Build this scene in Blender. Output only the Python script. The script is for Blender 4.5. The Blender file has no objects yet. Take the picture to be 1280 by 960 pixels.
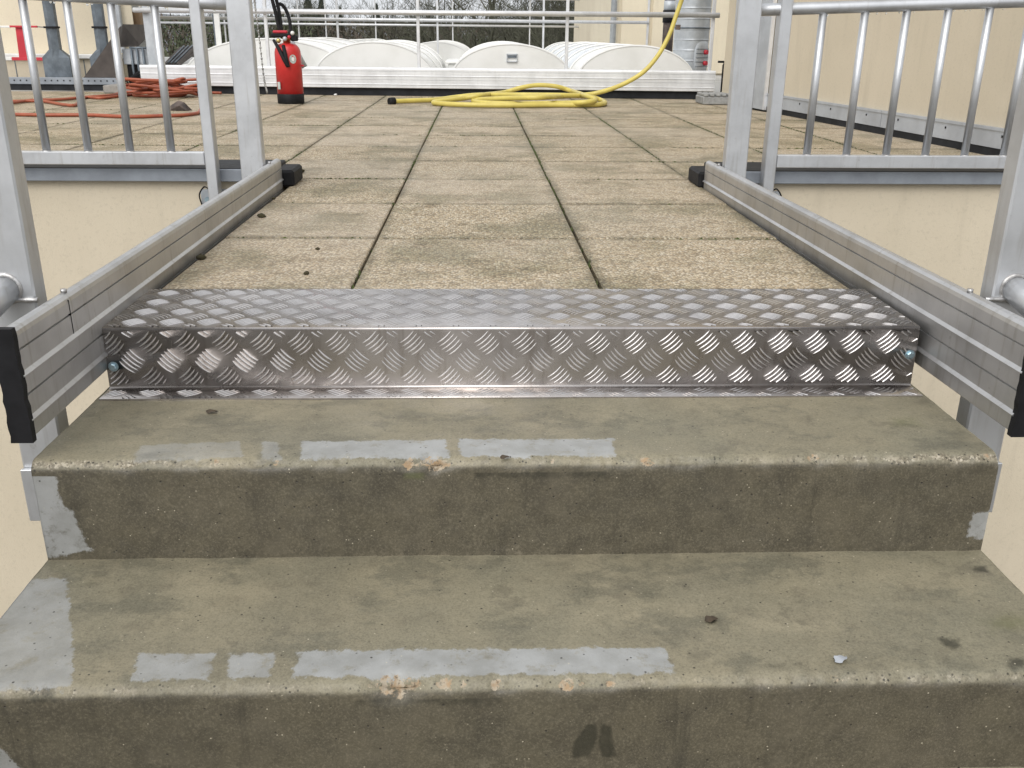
import bpy, math, random
import numpy as np
from mathutils import Vector, Matrix
random.seed(7); RNG = np.random.default_rng(11)
R = math.radians
scn = bpy.context.scene
COL = scn.collection

# ------------------------------------------------------------------ camera
F = 1160.0                                     # focal length in pixels of the 1280 px wide photograph
CAM = Vector((-0.066, 0.0, 0.474))
YAW, PITCH, ROLL = R(2.19), R(20.6), R(0.55)
fwd = Vector((math.sin(YAW)*math.cos(PITCH), math.cos(YAW)*math.cos(PITCH), -math.sin(PITCH)))
rt0 = Vector((math.cos(YAW), -math.sin(YAW), 0)); up0 = rt0.cross(fwd)
rt = rt0*math.cos(ROLL) + up0*math.sin(ROLL); up = -rt0*math.sin(ROLL) + up0*math.cos(ROLL)
cd = bpy.data.cameras.new('camera'); cam = bpy.data.objects.new('camera', cd); COL.objects.link(cam)
cam.matrix_world = Matrix(((rt.x, up.x, -fwd.x, CAM.x), (rt.y, up.y, -fwd.y, CAM.y), (rt.z, up.z, -fwd.z, CAM.z), (0, 0, 0, 1)))
cd.sensor_width = 36; cd.lens = 36*F/1280; cd.clip_start = 0.02; cd.clip_end = 6000
scn.camera = cam

# ------------------------------------------------------------------ sky, sun, exposure (overcast day)
SUN_EL, SUN_AZ = R(45), R(203)                  # azimuth from +Y towards +X
w = bpy.data.worlds.new('World'); scn.world = w; w.use_nodes = True
wn = w.node_tree.nodes; wl = w.node_tree.links; wn.clear()
sky = wn.new('ShaderNodeTexSky'); sky.sky_type = 'NISHITA'; sky.sun_disc = False
sky.sun_elevation = SUN_EL; sky.sun_rotation = SUN_AZ; sky.air_density = 1.0; sky.dust_density = 4.0; sky.ozone_density = 1.0
hs = wn.new('ShaderNodeHueSaturation'); hs.inputs['Saturation'].default_value = 0.22
ov = wn.new('ShaderNodeMix'); ov.data_type = 'RGBA'; ov.inputs['Factor'].default_value = .80      # closed overcast: even pale cloud over the whole sky
tc = wn.new('ShaderNodeTexCoord'); cn = wn.new('ShaderNodeTexNoise'); cn.inputs['Scale'].default_value = 2.2; cn.inputs['Detail'].default_value = 5
cr = wn.new('ShaderNodeValToRGB'); cr.color_ramp.elements[0].position = .3; cr.color_ramp.elements[1].position = .7
cr.color_ramp.elements[0].color = (.82, .86, .92, 1); cr.color_ramp.elements[1].color = (1, 1, 1, 1)
cs = wn.new('ShaderNodeVectorMath'); cs.operation = 'SCALE'; cs.inputs['Scale'].default_value = 5.4
wl.new(tc.outputs['Generated'], cn.inputs['Vector']); wl.new(cn.outputs['Fac'], cr.inputs['Fac']); wl.new(cr.outputs['Color'], cs.inputs[0]); wl.new(cs.outputs[0], ov.inputs[7])
bg = wn.new('ShaderNodeBackground'); bg.inputs['Strength'].default_value = 0.15
wo = wn.new('ShaderNodeOutputWorld')
wl.new(sky.outputs[0], hs.inputs['Color']); wl.new(hs.outputs[0], ov.inputs[6]); wl.new(ov.outputs[2], bg.inputs['Color']); wl.new(bg.outputs[0], wo.inputs['Surface'])
sl = bpy.data.lights.new('sun', 'SUN'); sl.energy = 1.5; sl.angle = R(50); sl.color = (1.0, 0.97, 0.93)
sun = bpy.data.objects.new('sun', sl); COL.objects.link(sun)
sd = Vector((math.sin(SUN_AZ)*math.cos(SUN_EL), math.cos(SUN_AZ)*math.cos(SUN_EL), math.sin(SUN_EL)))
sun.rotation_euler = sd.to_track_quat('Z', 'Y').to_euler(); sun.location = (0, 0, 30)
scn.view_settings.view_transform = 'Standard'; scn.view_settings.look = 'None'
scn.view_settings.exposure = 0.48; scn.view_settings.gamma = 1.0; scn.view_settings.use_curve_mapping = False

def at(px, py, x=None, y=None, z=None):
    """point of the photograph's ray through pixel (px,py) on the plane x=, y= or z="""
    d = rt*((px-640)/F) - up*((py-480)/F) + fwd
    if y is not None: t = (y-CAM.y)/d.y
    elif z is not None: t = (z-CAM.z)/d.z
    else: t = (x-CAM.x)/d.x
    return CAM + d*t

# ------------------------------------------------------------------ numpy value noise
def _hash(ix, iy, iz, seed):
    h = (ix*374761393 + iy*668265263 + iz*2147483647 + seed*1274126177) & 0xffffffff
    h = ((h ^ (h >> 13))*1274126177) & 0xffffffff
    return ((h ^ (h >> 16)) & 0xffff)/65535.0
def vnoise(x, y, z, seed=0):
    x, y, z = [np.asarray(a, float) for a in np.broadcast_arrays(x, y, z)]
    ix, iy, iz = [np.floor(a).astype(np.int64) for a in (x, y, z)]
    fx, fy, fz = x-ix, y-iy, z-iz
    fx, fy, fz = [f*f*(3-2*f) for f in (fx, fy, fz)]
    r = 0
    for a in (0, 1):
        for b in (0, 1):
            for c in (0, 1):
                wgt = (fx if a else 1-fx)*(fy if b else 1-fy)*(fz if c else 1-fz)
                r = r + wgt*_hash(ix+a, iy+b, iz+c, seed)
    return r
def fbm(x, y, z, f, oct=4, seed=0):
    r = 0; a = 1.0; s = 0
    for o in range(oct):
        r = r + a*vnoise(x*f, y*f, z*f, seed+o*17); s += a; a *= .5; f *= 2.03
    return r/s
def poly_sd(u, v, pts):
    """signed distance, positive inside the polygon"""
    u = np.asarray(u); v = np.asarray(v); d = np.full(u.shape, 1e9); ins = np.zeros(u.shape, bool)
    n = len(pts)
    for i in range(n):
        ax, ay = pts[i]; bx, by = pts[(i+1) % n]
        ex, ey = bx-ax, by-ay; wx, wy = u-ax, v-ay
        t = np.clip((wx*ex+wy*ey)/(ex*ex+ey*ey+1e-12), 0, 1)
        d = np.minimum(d, np.hypot(wx-ex*t, wy-ey*t))
        c = ((ay <= v) & (by > v)) | ((by <= v) & (ay > v))
        with np.errstate(divide='ignore', invalid='ignore'):
            xi = ax + (v-ay)/(by-ay if by != ay else 1e-9)*ex
        ins ^= c & (u < xi)
    return np.where(ins, d, -d)

# ------------------------------------------------------------------ materials
class G:
    def __init__(s, name):
        s.m = bpy.data.materials.new(name); s.m.use_nodes = True; s.t = s.m.node_tree; s.t.nodes.clear()
        s.out = s.t.nodes.new('ShaderNodeOutputMaterial'); s.b = s.t.nodes.new('ShaderNodeBsdfPrincipled')
        s.t.links.new(s.b.outputs[0], s.out.inputs[0]); s._c = {}
    def n(s, typ, ins=None, **kw):
        nd = s.t.nodes.new('ShaderNode'+typ)
        for k, v in kw.items(): setattr(nd, k, v)
        for k, v in (ins or {}).items(): s.put(nd.inputs[k], v)
        return nd
    def put(s, sock, v):
        if isinstance(v, bpy.types.NodeSocket): s.t.links.new(v, sock)
        elif isinstance(v, tuple) and len(v) == 3 and sock.type == 'RGBA': sock.default_value = (*v, 1)
        else: sock.default_value = v
    def P(s, **kw):
        for k, v in kw.items(): s.put(s.b.inputs[k.replace('_', ' ')], v)
    def coord(s, kind='Object'):
        if kind not in s._c:
            if kind == 'World': s._c[kind] = s.n('NewGeometry').outputs['Position']
            else: s._c[kind] = s.n('TexCoord').outputs[kind]
        return s._c[kind]
    def map(s, vec, sc): return s.n('Mapping', {'Vector': vec, 'Scale': sc}).outputs[0]
    def noise(s, vec, scale, detail=4, rough=.55, out='Fac', dist=0.0):
        return s.n('TexNoise', {'Vector': vec, 'Scale': scale, 'Detail': detail, 'Roughness': rough, 'Distortion': dist}).outputs[out]
    def vor(s, vec, scale, out='Distance', feature='F1', rnd=1.0):
        return s.n('TexVoronoi', {'Vector': vec, 'Scale': scale, 'Randomness': rnd}, feature=feature).outputs[out]
    def ramp(s, fac, stops):
        nd = s.n('ValToRGB', {'Fac': fac}); cr = nd.color_ramp
        while len(cr.elements) < len(stops): cr.elements.new(.5)
        for e, (p, c) in zip(cr.elements, stops):
            e.position = p; e.color = (*c, 1) if isinstance(c, tuple) else (c, c, c, 1)
        return nd.outputs[0]
    def mix(s, fac, a, b, mode='MIX'):
        nd = s.n('Mix', None, data_type='RGBA', blend_type=mode)
        s.put(nd.inputs['Factor'], fac); s.put(nd.inputs[6], a); s.put(nd.inputs[7], b)
        return nd.outputs[2]
    def math(s, op, a, b=0.0, c=0.0):
        nd = s.n('Math', None, operation=op); s.put(nd.inputs[0], a); s.put(nd.inputs[1], b); s.put(nd.inputs[2], c); return nd.outputs[0]
    def step(s, v, lo, hi):
        nd = s.n('MapRange', {'Value': v, 'From Min': lo, 'From Max': hi}, interpolation_type='SMOOTHSTEP'); return nd.outputs[0]
    def attr(s, name): return s.n('Attribute', None, attribute_name=name).outputs['Fac']
    def bump(s, h, strength, dist=.002, normal=None):
        nd = s.n('Bump', {'Height': h, 'Strength': strength, 'Distance': dist})
        if normal: s.put(nd.inputs['Normal'], normal)
        return nd.outputs[0]

def gmat(name, c1, c2=None, rough=.5, metal=0.0, scale=6, bump=0.0, bscale=150, bdist=.001, rvar=.12, coord='World', stretch=(1, 1, 1), **extra):
    g = G(name); c2 = c2 or tuple(x*.8 for x in c1)
    v = g.map(g.coord(coord), stretch)
    n = g.noise(v, scale, 6, .6)
    g.P(Base_Color=g.mix(g.step(n, .3, .7), c1, c2), Metallic=metal)
    n2 = g.noise(v, scale*3.1, 4)
    g.P(Roughness=g.math('MULTIPLY_ADD', n2, rvar*2, rough-rvar))
    if bump: g.P(Normal=g.bump(g.noise(v, bscale, 3), bump, bdist))
    for k, val in extra.items(): g.P(**{k: val})
    return g.m

M = {}
def alu(name, base, rough, streak=0.5, dirt=(.30, .28, .24), metal=.92):
    g = G(name); w_ = g.coord('World')
    n1 = g.noise(w_, 7, 6, .65); n2 = g.noise(g.map(w_, (60, 60, 5)), 1.0, 4, .6); n3 = g.noise(w_, 160, 3)
    spots = g.step(g.noise(w_, 75, 2), .68, .78)
    c = g.mix(g.step(n1, .35, .75), base, tuple(x*.80 for x in base))
    c = g.mix(g.math('MULTIPLY', g.step(n2, .52, .78), streak), c, dirt)
    c = g.mix(g.math('MULTIPLY', spots, .45*streak), c, tuple(x*.6 for x in dirt))
    g.P(Base_Color=c, Metallic=metal, Roughness=g.math('MULTIPLY_ADD', g.noise(w_, 20, 5), .26, rough-.13))
    g.P(Normal=g.bump(n3, .12, .0006)); return g.m
M['alu'] = alu('brushed_aluminium', (.60, .615, .635), .46, .40, metal=.80)
M['alu_plank'] = alu('extruded_aluminium', (.56, .56, .56), .44, .55)
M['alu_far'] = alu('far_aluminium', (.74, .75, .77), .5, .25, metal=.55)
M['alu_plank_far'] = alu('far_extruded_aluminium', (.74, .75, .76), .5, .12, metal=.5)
M['plate'] = alu('tread_plate_aluminium', (.52, .485, .465), .27, .5, dirt=(.25, .21, .18), metal=1.0)
M['plate_bar'] = alu('tread_plate_bar', (.66, .64, .63), .30, .3, dirt=(.3, .27, .25), metal=1.0)
M['weld'] = gmat('weld_metal', (.55, .55, .55), (.35, .34, .33), .45, .9, 60, .6, 200)
M['zinc'] = gmat('zinc_bolt', (.42, .55, .62), (.30, .40, .45), .35, .9, 80)
M['black'] = gmat('black_rubber', (.005, .005, .006), (.012, .012, .014), .65, 0, 20, .3, 120, Specular_IOR_Level=.25)
M['membrane'] = gmat('black_membrane', (.008, .009, .011), (.018, .02, .024), .65, 0, 12, .3, 60, Specular_IOR_Level=.3)
M['flash'] = gmat('grey_flashing', (.30, .33, .37), (.22, .24, .27), .5, .3, 9, .1, 100)
M['flash_pale'] = gmat('pale_flashing', (.50, .53, .57), (.38, .40, .43), .5, .35, 5, .1, 100)
M['galv'] = gmat('dark_galvanised', (.17, .20, .23), (.10, .12, .14), .5, .4, 14, .1, 90)
M['galv_light'] = gmat('light_galvanised', (.52, .55, .58), (.40, .43, .46), .5, .4, 14, .1, 90)
M['white'] = gmat('white_paint', (.78, .78, .76), (.66, .66, .64), .5, 0, 5)
M['red'] = gmat('red_gloss', (.56, .028, .028), (.45, .02, .022), .34, 0, 8)
M['red_mat'] = gmat('red_plastic', (.55, .03, .05), (.42, .02, .035), .5, 0, 8)
M['brown'] = gmat('dark_brown_panel', (.045, .036, .032), (.075, .062, .055), .6, 0, 10, .2, 60)
M['wood'] = gmat('brown_wood', (.22, .14, .07), (.14, .09, .05), .7, 0, 8)
M['yellow'] = gmat('yellow_hose', (.60, .50, .12), (.50, .41, .10), .42, 0, 9, .15, 90)
M['orange'] = gmat('orange_hose', (.34, .085, .038), (.25, .06, .03), .5, 0, 12)
M['rust'] = gmat('stained_column', (.16, .12, .10), (.035, .03, .03), .8, 0, 9, .4, 40)
M['block'] = gmat('grey_block', (.34, .34, .33), (.22, .22, .21), .7, .1, 25, .4, 80)
M['slab_grey'] = gmat('grey_slab', (.30, .28, .26), (.22, .21, .19), .85, 0, 25, .5, 120)
M['moss'] = gmat('moss', (.075, .10, .022), (.035, .04, .014), .95, 0, 30, .8, 300, .003)
M['moss_dark'] = gmat('dark_moss_clump', (.035, .026, .012), (.055, .05, .02), .95, 0, 90, .8, 300, .003)
M['leaf_dead'] = gmat('dead_leaf', (.07, .05, .03), (.04, .03, .02), .8, 0, 90)
M['joint'] = gmat('joint_dirt', (.035, .032, .022), (.05, .055, .025), .95, 0, 20, .5, 200)
M['bark'] = gmat('bark', (.10, .105, .068), (.050, .045, .034), .9, 0, 3)
M['sticker'] = gmat('grey_sticker', (.5, .55, .52), (.35, .4, .38), .5, 0, 60)
M['brass'] = gmat('brass', (.6, .48, .2), (.4, .32, .12), .35, .9, 30)
M['chain'] = gmat('chain_steel', (.45, .45, .43), (.2, .2, .2), .45, .8, 40)
M['beige_plug'] = gmat('pale_plastic', (.62, .60, .50), (.5, .48, .4), .5, 0, 30)
M['ground'] = gmat('grassland', (.06, .07, .03), (.09, .085, .045), .95, 0, .05)
M['lower'] = gmat('lower_paving', (.16, .14, .11), (.11, .10, .08), .8, 0, 2, .4, 60)
M['hill'] = gmat('haze_tinted_hill', (.10, .11, .125), (.14, .14, .15), .95, 0, .03)  # bluish distance haze is put into the hill colour
M['deck'] = gmat('roof_deck', (.42, .42, .41), (.30, .30, .29), .85, 0, 1.5, .3, 30)
M['core'] = gmat('concrete_core', (.12, .11, .085), (.09, .08, .06), .8, 0, 6, .3, 80)

g = G('water_drop'); g.P(Base_Color=(.9, .93, .95), Roughness=.02, IOR=1.33, Transmission_Weight=1.0); M['water'] = g.m

def stucco(name, c1, c2):
    g = G(name); w_ = g.coord('World')
    n = g.noise(w_, 1.7, 6, .6); f = g.noise(w_, 240, 3, .6); k = g.noise(g.map(w_, (1.6, 1.6, .16)), 6, 6, .65)
    c = g.mix(g.step(n, .3, .75), c1, c2)
    c = g.mix(g.math('MULTIPLY', g.step(k, .50, .80), .38), c, tuple(x*.70 for x in c2))
    c = g.mix(g.math('MULTIPLY', g.step(g.noise(w_, 90, 4, .7), .52, .70), .22), c, tuple(x*.6 for x in c2))
    c = g.mix(g.math('MULTIPLY', g.step(g.vor(w_, 38), .10, .03), .25), c, tuple(x*.5 for x in c2))
    g.P(Base_Color=c, Roughness=.85, Normal=g.bump(f, .55, .002)); return g.m
M['stucco'] = stucco('cream_stucco', (.60, .53, .41), (.545, .48, .365))
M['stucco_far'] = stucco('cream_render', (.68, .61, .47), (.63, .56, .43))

g = G('opal_polycarbonate'); w_ = g.coord('World')
n = g.noise(w_, 3, 5)
g.P(Base_Color=g.mix(g.step(n, .35, .7), (.84, .84, .82), (.74, .74, .71)), Roughness=.35, Subsurface_Weight=0.0)
M['opal'] = g.m
g = G('clear_polycarbonate'); w_ = g.coord('World')
g.P(Base_Color=g.mix(g.noise(g.map(w_, (1, .3, 1)), 4, 4), (.80, .84, .87), (.62, .66, .70)), Roughness=.22)
M['opal_blue'] = g.m

# wet cast concrete with dried strips, chips and algae, driven by distance fields stored on the mesh
g = G('wet_concrete'); w_ = g.coord('World')
n1 = g.noise(w_, 5, 7, .62); n2 = g.noise(w_, 22, 6, .6); n3 = g.noise(w_, 130, 3, .6); n0 = g.noise(w_, 2.0, 4)
c = g.mix(g.step(n1, .3, .72), (.240, .212, .142), (.168, .153, .106))
c = g.mix(g.math('MULTIPLY', g.step(n0, .4, .7), .35), c, (.165, .165, .12))
c = g.mix(g.math('MULTIPLY', g.step(n2, .50, .78), .55), c, (.105, .092, .064))
c = g.mix(g.math('MULTIPLY', g.step(n3, .55, .8), .30), c, (.31, .28, .21))
dry = g.noise(g.map(w_, (1, 1.6, 1.6)), 3.4, 7, .68)
c = g.mix(g.math('MULTIPLY', g.step(dry, .50, .66), .50), c, (.300, .262, .178))
wet = g.noise(g.map(w_, (1, 1.5, 1.5)), 6.5, 8, .72)
c = g.mix(g.math('MULTIPLY', g.step(wet, .51, .62), .55), c, (.098, .094, .068))
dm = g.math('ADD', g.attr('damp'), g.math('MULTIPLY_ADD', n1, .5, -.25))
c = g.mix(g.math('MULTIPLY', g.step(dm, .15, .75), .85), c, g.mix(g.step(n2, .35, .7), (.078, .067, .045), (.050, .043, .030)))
sand = g.noise(w_, 330, 3, .75); sand2 = g.noise(g.map(w_, (1.3, 1.3, 1.3)), 62, 5, .75)
c = g.mix(g.math('MULTIPLY', g.step(sand, .50, .68), .30), c, g.mix(.5, c, (.42, .37, .27)))
c = g.mix(g.math('MULTIPLY', g.step(sand, .50, .34), .40), c, g.mix(.75, c, (.03, .026, .018)))
c = g.mix(g.math('MULTIPLY', g.step(sand2, .55, .75), .40), c, g.mix(.6, c, (.055, .047, .032)))
c = g.mix(g.math('MULTIPLY', g.step(sand2, .45, .28), .30), c, g.mix(.5, c, (.30, .25, .17)))
fl = g.noise(w_, 9, 6, .7)
c = g.mix(g.math('MULTIPLY', g.step(fl, .60, .66), .35), c, (.09, .08, .058))
# algae / soot
dk = g.math('ADD', g.attr('dark'), g.math('MULTIPLY_ADD', g.noise(w_, 75, 6, .75), 1.3, -.68)); dk = g.math('MULTIPLY', dk, g.step(g.attr('dark'), .02, .25))
c = g.mix(g.math('MULTIPLY', g.step(dk, .25, .9), .80), c, (.024, .023, .015))
gr = g.math('ADD', g.attr('green'), g.math('MULTIPLY_ADD', n2, .8, -.4))
c = g.mix(g.math('MULTIPLY', g.step(gr, .3, 1.0), .5), c, (.095, .105, .035))
# lime bloom low on the risers
lm = g.math('MULTIPLY', g.attr('lime'), g.step(g.noise(w_, 42, 7, .75), .52, .64))
c = g.mix(g.math('MULTIPLY', lm, .65), c, (.20, .175, .125))
st_ = g.noise(g.map(w_, (26, 3, 1.6)), 1.0, 5, .7)
c = g.mix(g.math('MULTIPLY', g.math('MULTIPLY', g.step(st_, .55, .75), g.attr('damp')), .60), c, (.028, .025, .018))
blo = g.noise(g.map(w_, (1, 1, .7)), 8, 7, .7)
c = g.mix(g.math('MULTIPLY', g.math('MULTIPLY', g.step(blo, .50, .66), g.attr('damp')), .30), c, (.125, .108, .076))
# worn nose: exposed aggregate
va = g.vor(w_, 320, 'Color'); sep = g.n('SeparateColor', {'Color': va}).outputs
agg = g.ramp(sep[0], [(0.0, (.07, .06, .042)), (.4, (.20, .17, .12)), (.75, (.31, .27, .20)), (1.0, (.50, .45, .36))])
ns = g.math('ADD', g.attr('nose'), g.math('MULTIPLY_ADD', g.noise(w_, 40, 5), 1.4, -.7))
c = g.mix(g.math('MULTIPLY', g.step(ns, .35, .95), .8), c, agg)
np_ = g.math('MULTIPLY', g.attr('nose'), g.math('MULTIPLY', g.step(g.vor(w_, 130), .26, .14), g.step(g.noise(w_, 60, 3), .44, .56)))
c = g.mix(g.math('MINIMUM', g.math('MULTIPLY', np_, 2.2), .9), c, (.025, .022, .015))
# dried adhesive strips
sdn = g.math('ADD', g.attr('strip'), g.math('MULTIPLY_ADD', g.noise(w_, 48, 8, .78), .036, -.020))
pm = g.step(sdn, -.0022, .0022)
holes = g.math('MULTIPLY_ADD', g.step(g.noise(w_, 38, 7, .78), .68, .52), .55, .45)
pc = g.mix(g.step(n2, .3, .7), (.325, .33, .325), (.25, .252, .24))
pfac = g.math('MULTIPLY', g.math('MULTIPLY', pm, holes), g.attr('strip_w'))
c = g.mix(pfac, c, pc)
# chips
ch = g.step(g.math('MULTIPLY', g.attr('chip'), g.math('MULTIPLY_ADD', g.noise(w_, 85, 5, .75), 4.4, -1.6)), .22, .34)
cc = g.mix(g.step(g.noise(w_, 90, 5), .35, .65), (.31, .215, .125), (.36, .31, .235)); cc = g.mix(g.step(g.noise(w_, 140, 3), .55, .7), cc, (.13, .10, .065))
c = g.mix(ch, c, cc)
# pin holes and pale grains
ph = g.math('MULTIPLY', g.step(g.vor(w_, 85), .17, .08), g.step(g.noise(w_, 45, 2), .50, .60))
c = g.mix(g.math('MULTIPLY', ph, .85), c, (.02, .018, .014))
pg = g.math('MULTIPLY', g.step(g.vor(g.map(w_, (1.1, 1.1, 1.1)), 95), .14, .07), g.step(g.noise(w_, 33, 2), .56, .62))
c = g.mix(g.math('MULTIPLY', pg, .7), c, (.50, .45, .34))
g.P(Base_Color=c)
rgh = g.math('MULTIPLY_ADD', g.noise(w_, 12, 5, .6), .45, .30)
g.P(Roughness=g.math('MAXIMUM', rgh, g.math('MULTIPLY', ch, .8)))
h = g.math('ADD', g.math('MULTIPLY', n3, .5), g.math('MULTIPLY', ph, -1.0))
h = g.math('ADD', h, g.math('MULTIPLY', g.noise(w_, 420, 2), .35))
g.P(Normal=g.bump(h, .45, .0012))
M['concrete'] = g.m

# exposed-aggregate paving slabs
g = G('washed_gravel_slab'); w_ = g.coord('World')
oi = g.n('ObjectInfo').outputs['Random']
wv = g.n('VectorMath', {0: w_, 1: g.n('Combine'+'XYZ', {'X': oi, 'Y': g.math('MULTIPLY', oi, 3.7), 'Z': 0.0}).outputs[0]}, operation='ADD').outputs[0]
vc = g.n('TexVoronoi', {'Vector': wv, 'Scale': 185.0}); col = g.n('SeparateColor', {'Color': vc.outputs['Color']}).outputs; dist = vc.outputs['Distance']
peb = g.ramp(col[0], [(0.0, (.15, .115, .07)), (.22, (.41, .30, .175)), (.5, (.55, .44, .285)), (.75, (.64, .55, .40)), (.93, (.70, .64, .52)), (1.0, (.17, .14, .11))])
c = g.mix(g.step(dist, .45, .68), peb, (.19, .145, .085))
c = g.mix(g.math('MULTIPLY', oi, .30), c, (.40, .33, .25))
big = g.noise(w_, 3.2, 6, .62); mid = g.noise(w_, 11, 6, .65)
c = g.mix(g.math('MULTIPLY', g.step(big, .44, .64), .85), c, (.50, .52, .42), 'MULTIPLY')
c = g.mix(g.math('MULTIPLY', g.step(mid, .50, .72), .75), c, (.50, .46, .38), 'MULTIPLY')
oc = g.n('SeparateXYZ', {0: g.coord('Object')}).outputs
ed = g.math('MINIMUM', g.math('SUBTRACT', .247, g.math('ABSOLUTE', oc[0])), g.math('SUBTRACT', .250, g.math('ABSOLUTE', oc[1])))
ed = g.math('ADD', ed, g.math('MULTIPLY_ADD', g.noise(w_, 14, 7, .75), -.10, .045))
c = g.mix(g.math('MULTIPLY', g.step(ed, .022, -.012), .85), c, (.36, .36, .28), 'MULTIPLY')
c = g.mix(g.math('MULTIPLY', g.step(g.noise(w_, 1.1, 4), .42, .62), .20), c, (.34, .31, .26))
tone = g.step(oi, 0, 1)
c = g.mix(.10, c, g.mix(tone, (.22, .20, .14), (.52, .45, .36)))
g.P(Base_Color=c, Roughness=g.math('MULTIPLY_ADD', mid, .35, .45))
g.P(Normal=g.bump(g.math('MULTIPLY', dist, -1.0), .8, .003))
M['tile'] = g.m

# ------------------------------------------------------------------ mesh helpers
class MB:
    def __init__(s): s.v = []; s.f = []; s.sm = []
    def add(s, vs, fs, smooth=False):
        o = len(s.v); s.v += [tuple(p) for p in vs]; s.f += [tuple(i+o for i in f) for f in fs]; s.sm += [smooth]*len(fs); return s
    def box(s, x0, x1, y0, y1, z0, z1, ch=0.0):
        if ch <= 0:
            vs = [(x, y, z) for z in (z0, z1) for y in (y0, y1) for x in (x0, x1)]
            return s.add(vs, [(0, 2, 3, 1), (4, 5, 7, 6), (0, 1, 5, 4), (2, 6, 7, 3), (0, 4, 6, 2), (1, 3, 7, 5)])
        # chamfered box: 24 vertices
        vs = []; idx = {}
        for sx in (0, 1):
            for sy in (0, 1):
                for sz in (0, 1):
                    cx, cy, cz = (x0, x1)[sx], (y0, y1)[sy], (z0, z1)[sz]
                    dx, dy, dz = (ch, -ch)[sx], (ch, -ch)[sy], (ch, -ch)[sz]
                    for ax, p in enumerate(((cx, cy+dy, cz+dz), (cx+dx, cy, cz+dz), (cx+dx, cy+dy, cz))):
                        idx[(sx, sy, sz, ax)] = len(vs); vs.append(p)
        I = lambda a, b, c_, ax: idx[(a, b, c_, ax)]
        fs = []
        fs += [(I(0,0,0,0), I(0,0,1,0), I(0,1,1,0), I(0,1,0,0)), (I(1,0,0,0), I(1,1,0,0), I(1,1,1,0), I(1,0,1,0))]
        fs += [(I(0,0,0,1), I(1,0,0,1), I(1,0,1,1), I(0,0,1,1)), (I(0,1,0,1), I(0,1,1,1), I(1,1,1,1), I(1,1,0,1))]
        fs += [(I(0,0,0,2), I(0,1,0,2), I(1,1,0,2), I(1,0,0,2)), (I(0,0,1,2), I(1,0,1,2), I(1,1,1,2), I(0,1,1,2))]
        for a in (0, 1):
            for b in (0, 1):
                q = (I(a,b,0,0), I(a,b,0,1), I(a,b,1,1), I(a,b,1,0)); fs.append(q if (a == b) else q[::-1])
                q = (I(a,0,b,2), I(a,0,b,0), I(a,1,b,0), I(a,1,b,2)); fs.append(q if (a != b) else q[::-1])
                q = (I(0,a,b,1), I(0,a,b,2), I(1,a,b,2), I(1,a,b,1)); fs.append(q if (a != b) else q[::-1])
                for c_ in (0, 1):
                    t = (I(a,b,c_,0), I(a,b,c_,1), I(a,b,c_,2)); fs.append(t if (a+b+c_) % 2 else t[::-1])
        return s.add(vs, fs)
    def tube(s, pts, r, n=10, cap=True, close=False):
        pts = [Vector(p) for p in pts]; N = len(pts); rad = r if isinstance(r, (list, tuple)) else [r]*N
        vs = []; prev = None
        for i, p in enumerate(pts):
            a = pts[i-1] if (i > 0 or close) else p; b = pts[(i+1) % N] if (i < N-1 or close) else p
            t = (b-a)
            t = t.normalized() if t.length > 1e-9 else Vector((0, 0, 1))
            if prev is None:
                u = t.orthogonal().normalized()
            else:
                u = prev - t*prev.dot(t); u = u.normalized() if u.length > 1e-6 else t.orthogonal().normalized()
            prev = u; v = t.cross(u)
            for k in range(n):
                an = 2*math.pi*k/n; vs.append(p + (u*math.cos(an)+v*math.sin(an))*rad[i])
        fs = [(i*n+k, i*n+(k+1) % n, ((i+1) % N)*n+(k+1) % n, ((i+1) % N)*n+k) for i in range(N if close else N-1) for k in range(n)]
        s.add(vs, fs, True)
        if cap and not close:
            s.add(vs[:n], [tuple(range(n))[::-1]]); s.add(vs[-n:], [tuple(range(n))])
        return s
    def lathe(s, prof, loc=(0, 0, 0), n=24, smooth=True):
        vs = []; L = Vector(loc)
        for (r, z) in prof:
            for k in range(n):
                an = 2*math.pi*k/n; vs.append((L.x+r*math.cos(an), L.y+r*math.sin(an), L.z+z))
        m = len(prof)
        s.add(vs, [(i*n+k, i*n+(k+1) % n, (i+1)*n+(k+1) % n, (i+1)*n+k) for i in range(m-1) for k in range(n)], smooth)
        s.add(vs[:n], [tuple(range(n))[::-1]]); s.add(vs[-n:], [tuple(range(n))])
        return s
    def prism(s, poly, axis, a, b):
        """poly: 2-d outline; axis 'y': (x,z) outline extruded from y=a to y=b; 'x': (y,z) outline along x; 'z': (x,y)"""
        def mk(p, t): return {'y': (p[0], t, p[1]), 'x': (t, p[0], p[1]), 'z': (p[0], p[1], t)}[axis]
        n = len(poly); vs = [mk(p, a) for p in poly]+[mk(p, b) for p in poly]
        fs = [tuple(range(n)), tuple(range(2*n-1, n-1, -1))]+[(i, i+n, (i+1) % n+n, (i+1) % n) for i in range(n)]
        return s.add(vs, fs)
    def ball(s, c, r, sc=(1, 1, 1), n=10, m=6):
        vs = []; c = Vector(c)
        for i in range(m+1):
            th = math.pi*i/m
            for k in range(n):
                an = 2*math.pi*k/n; vs.append((c.x+r*sc[0]*math.sin(th)*math.cos(an), c.y+r*sc[1]*math.sin(th)*math.sin(an), c.z+r*sc[2]*math.cos(th)))
        return s.add(vs, [(i*n+k, (i+1)*n+k, (i+1)*n+(k+1) % n, i*n+(k+1) % n) for i in range(m) for k in range(n)], True)
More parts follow.
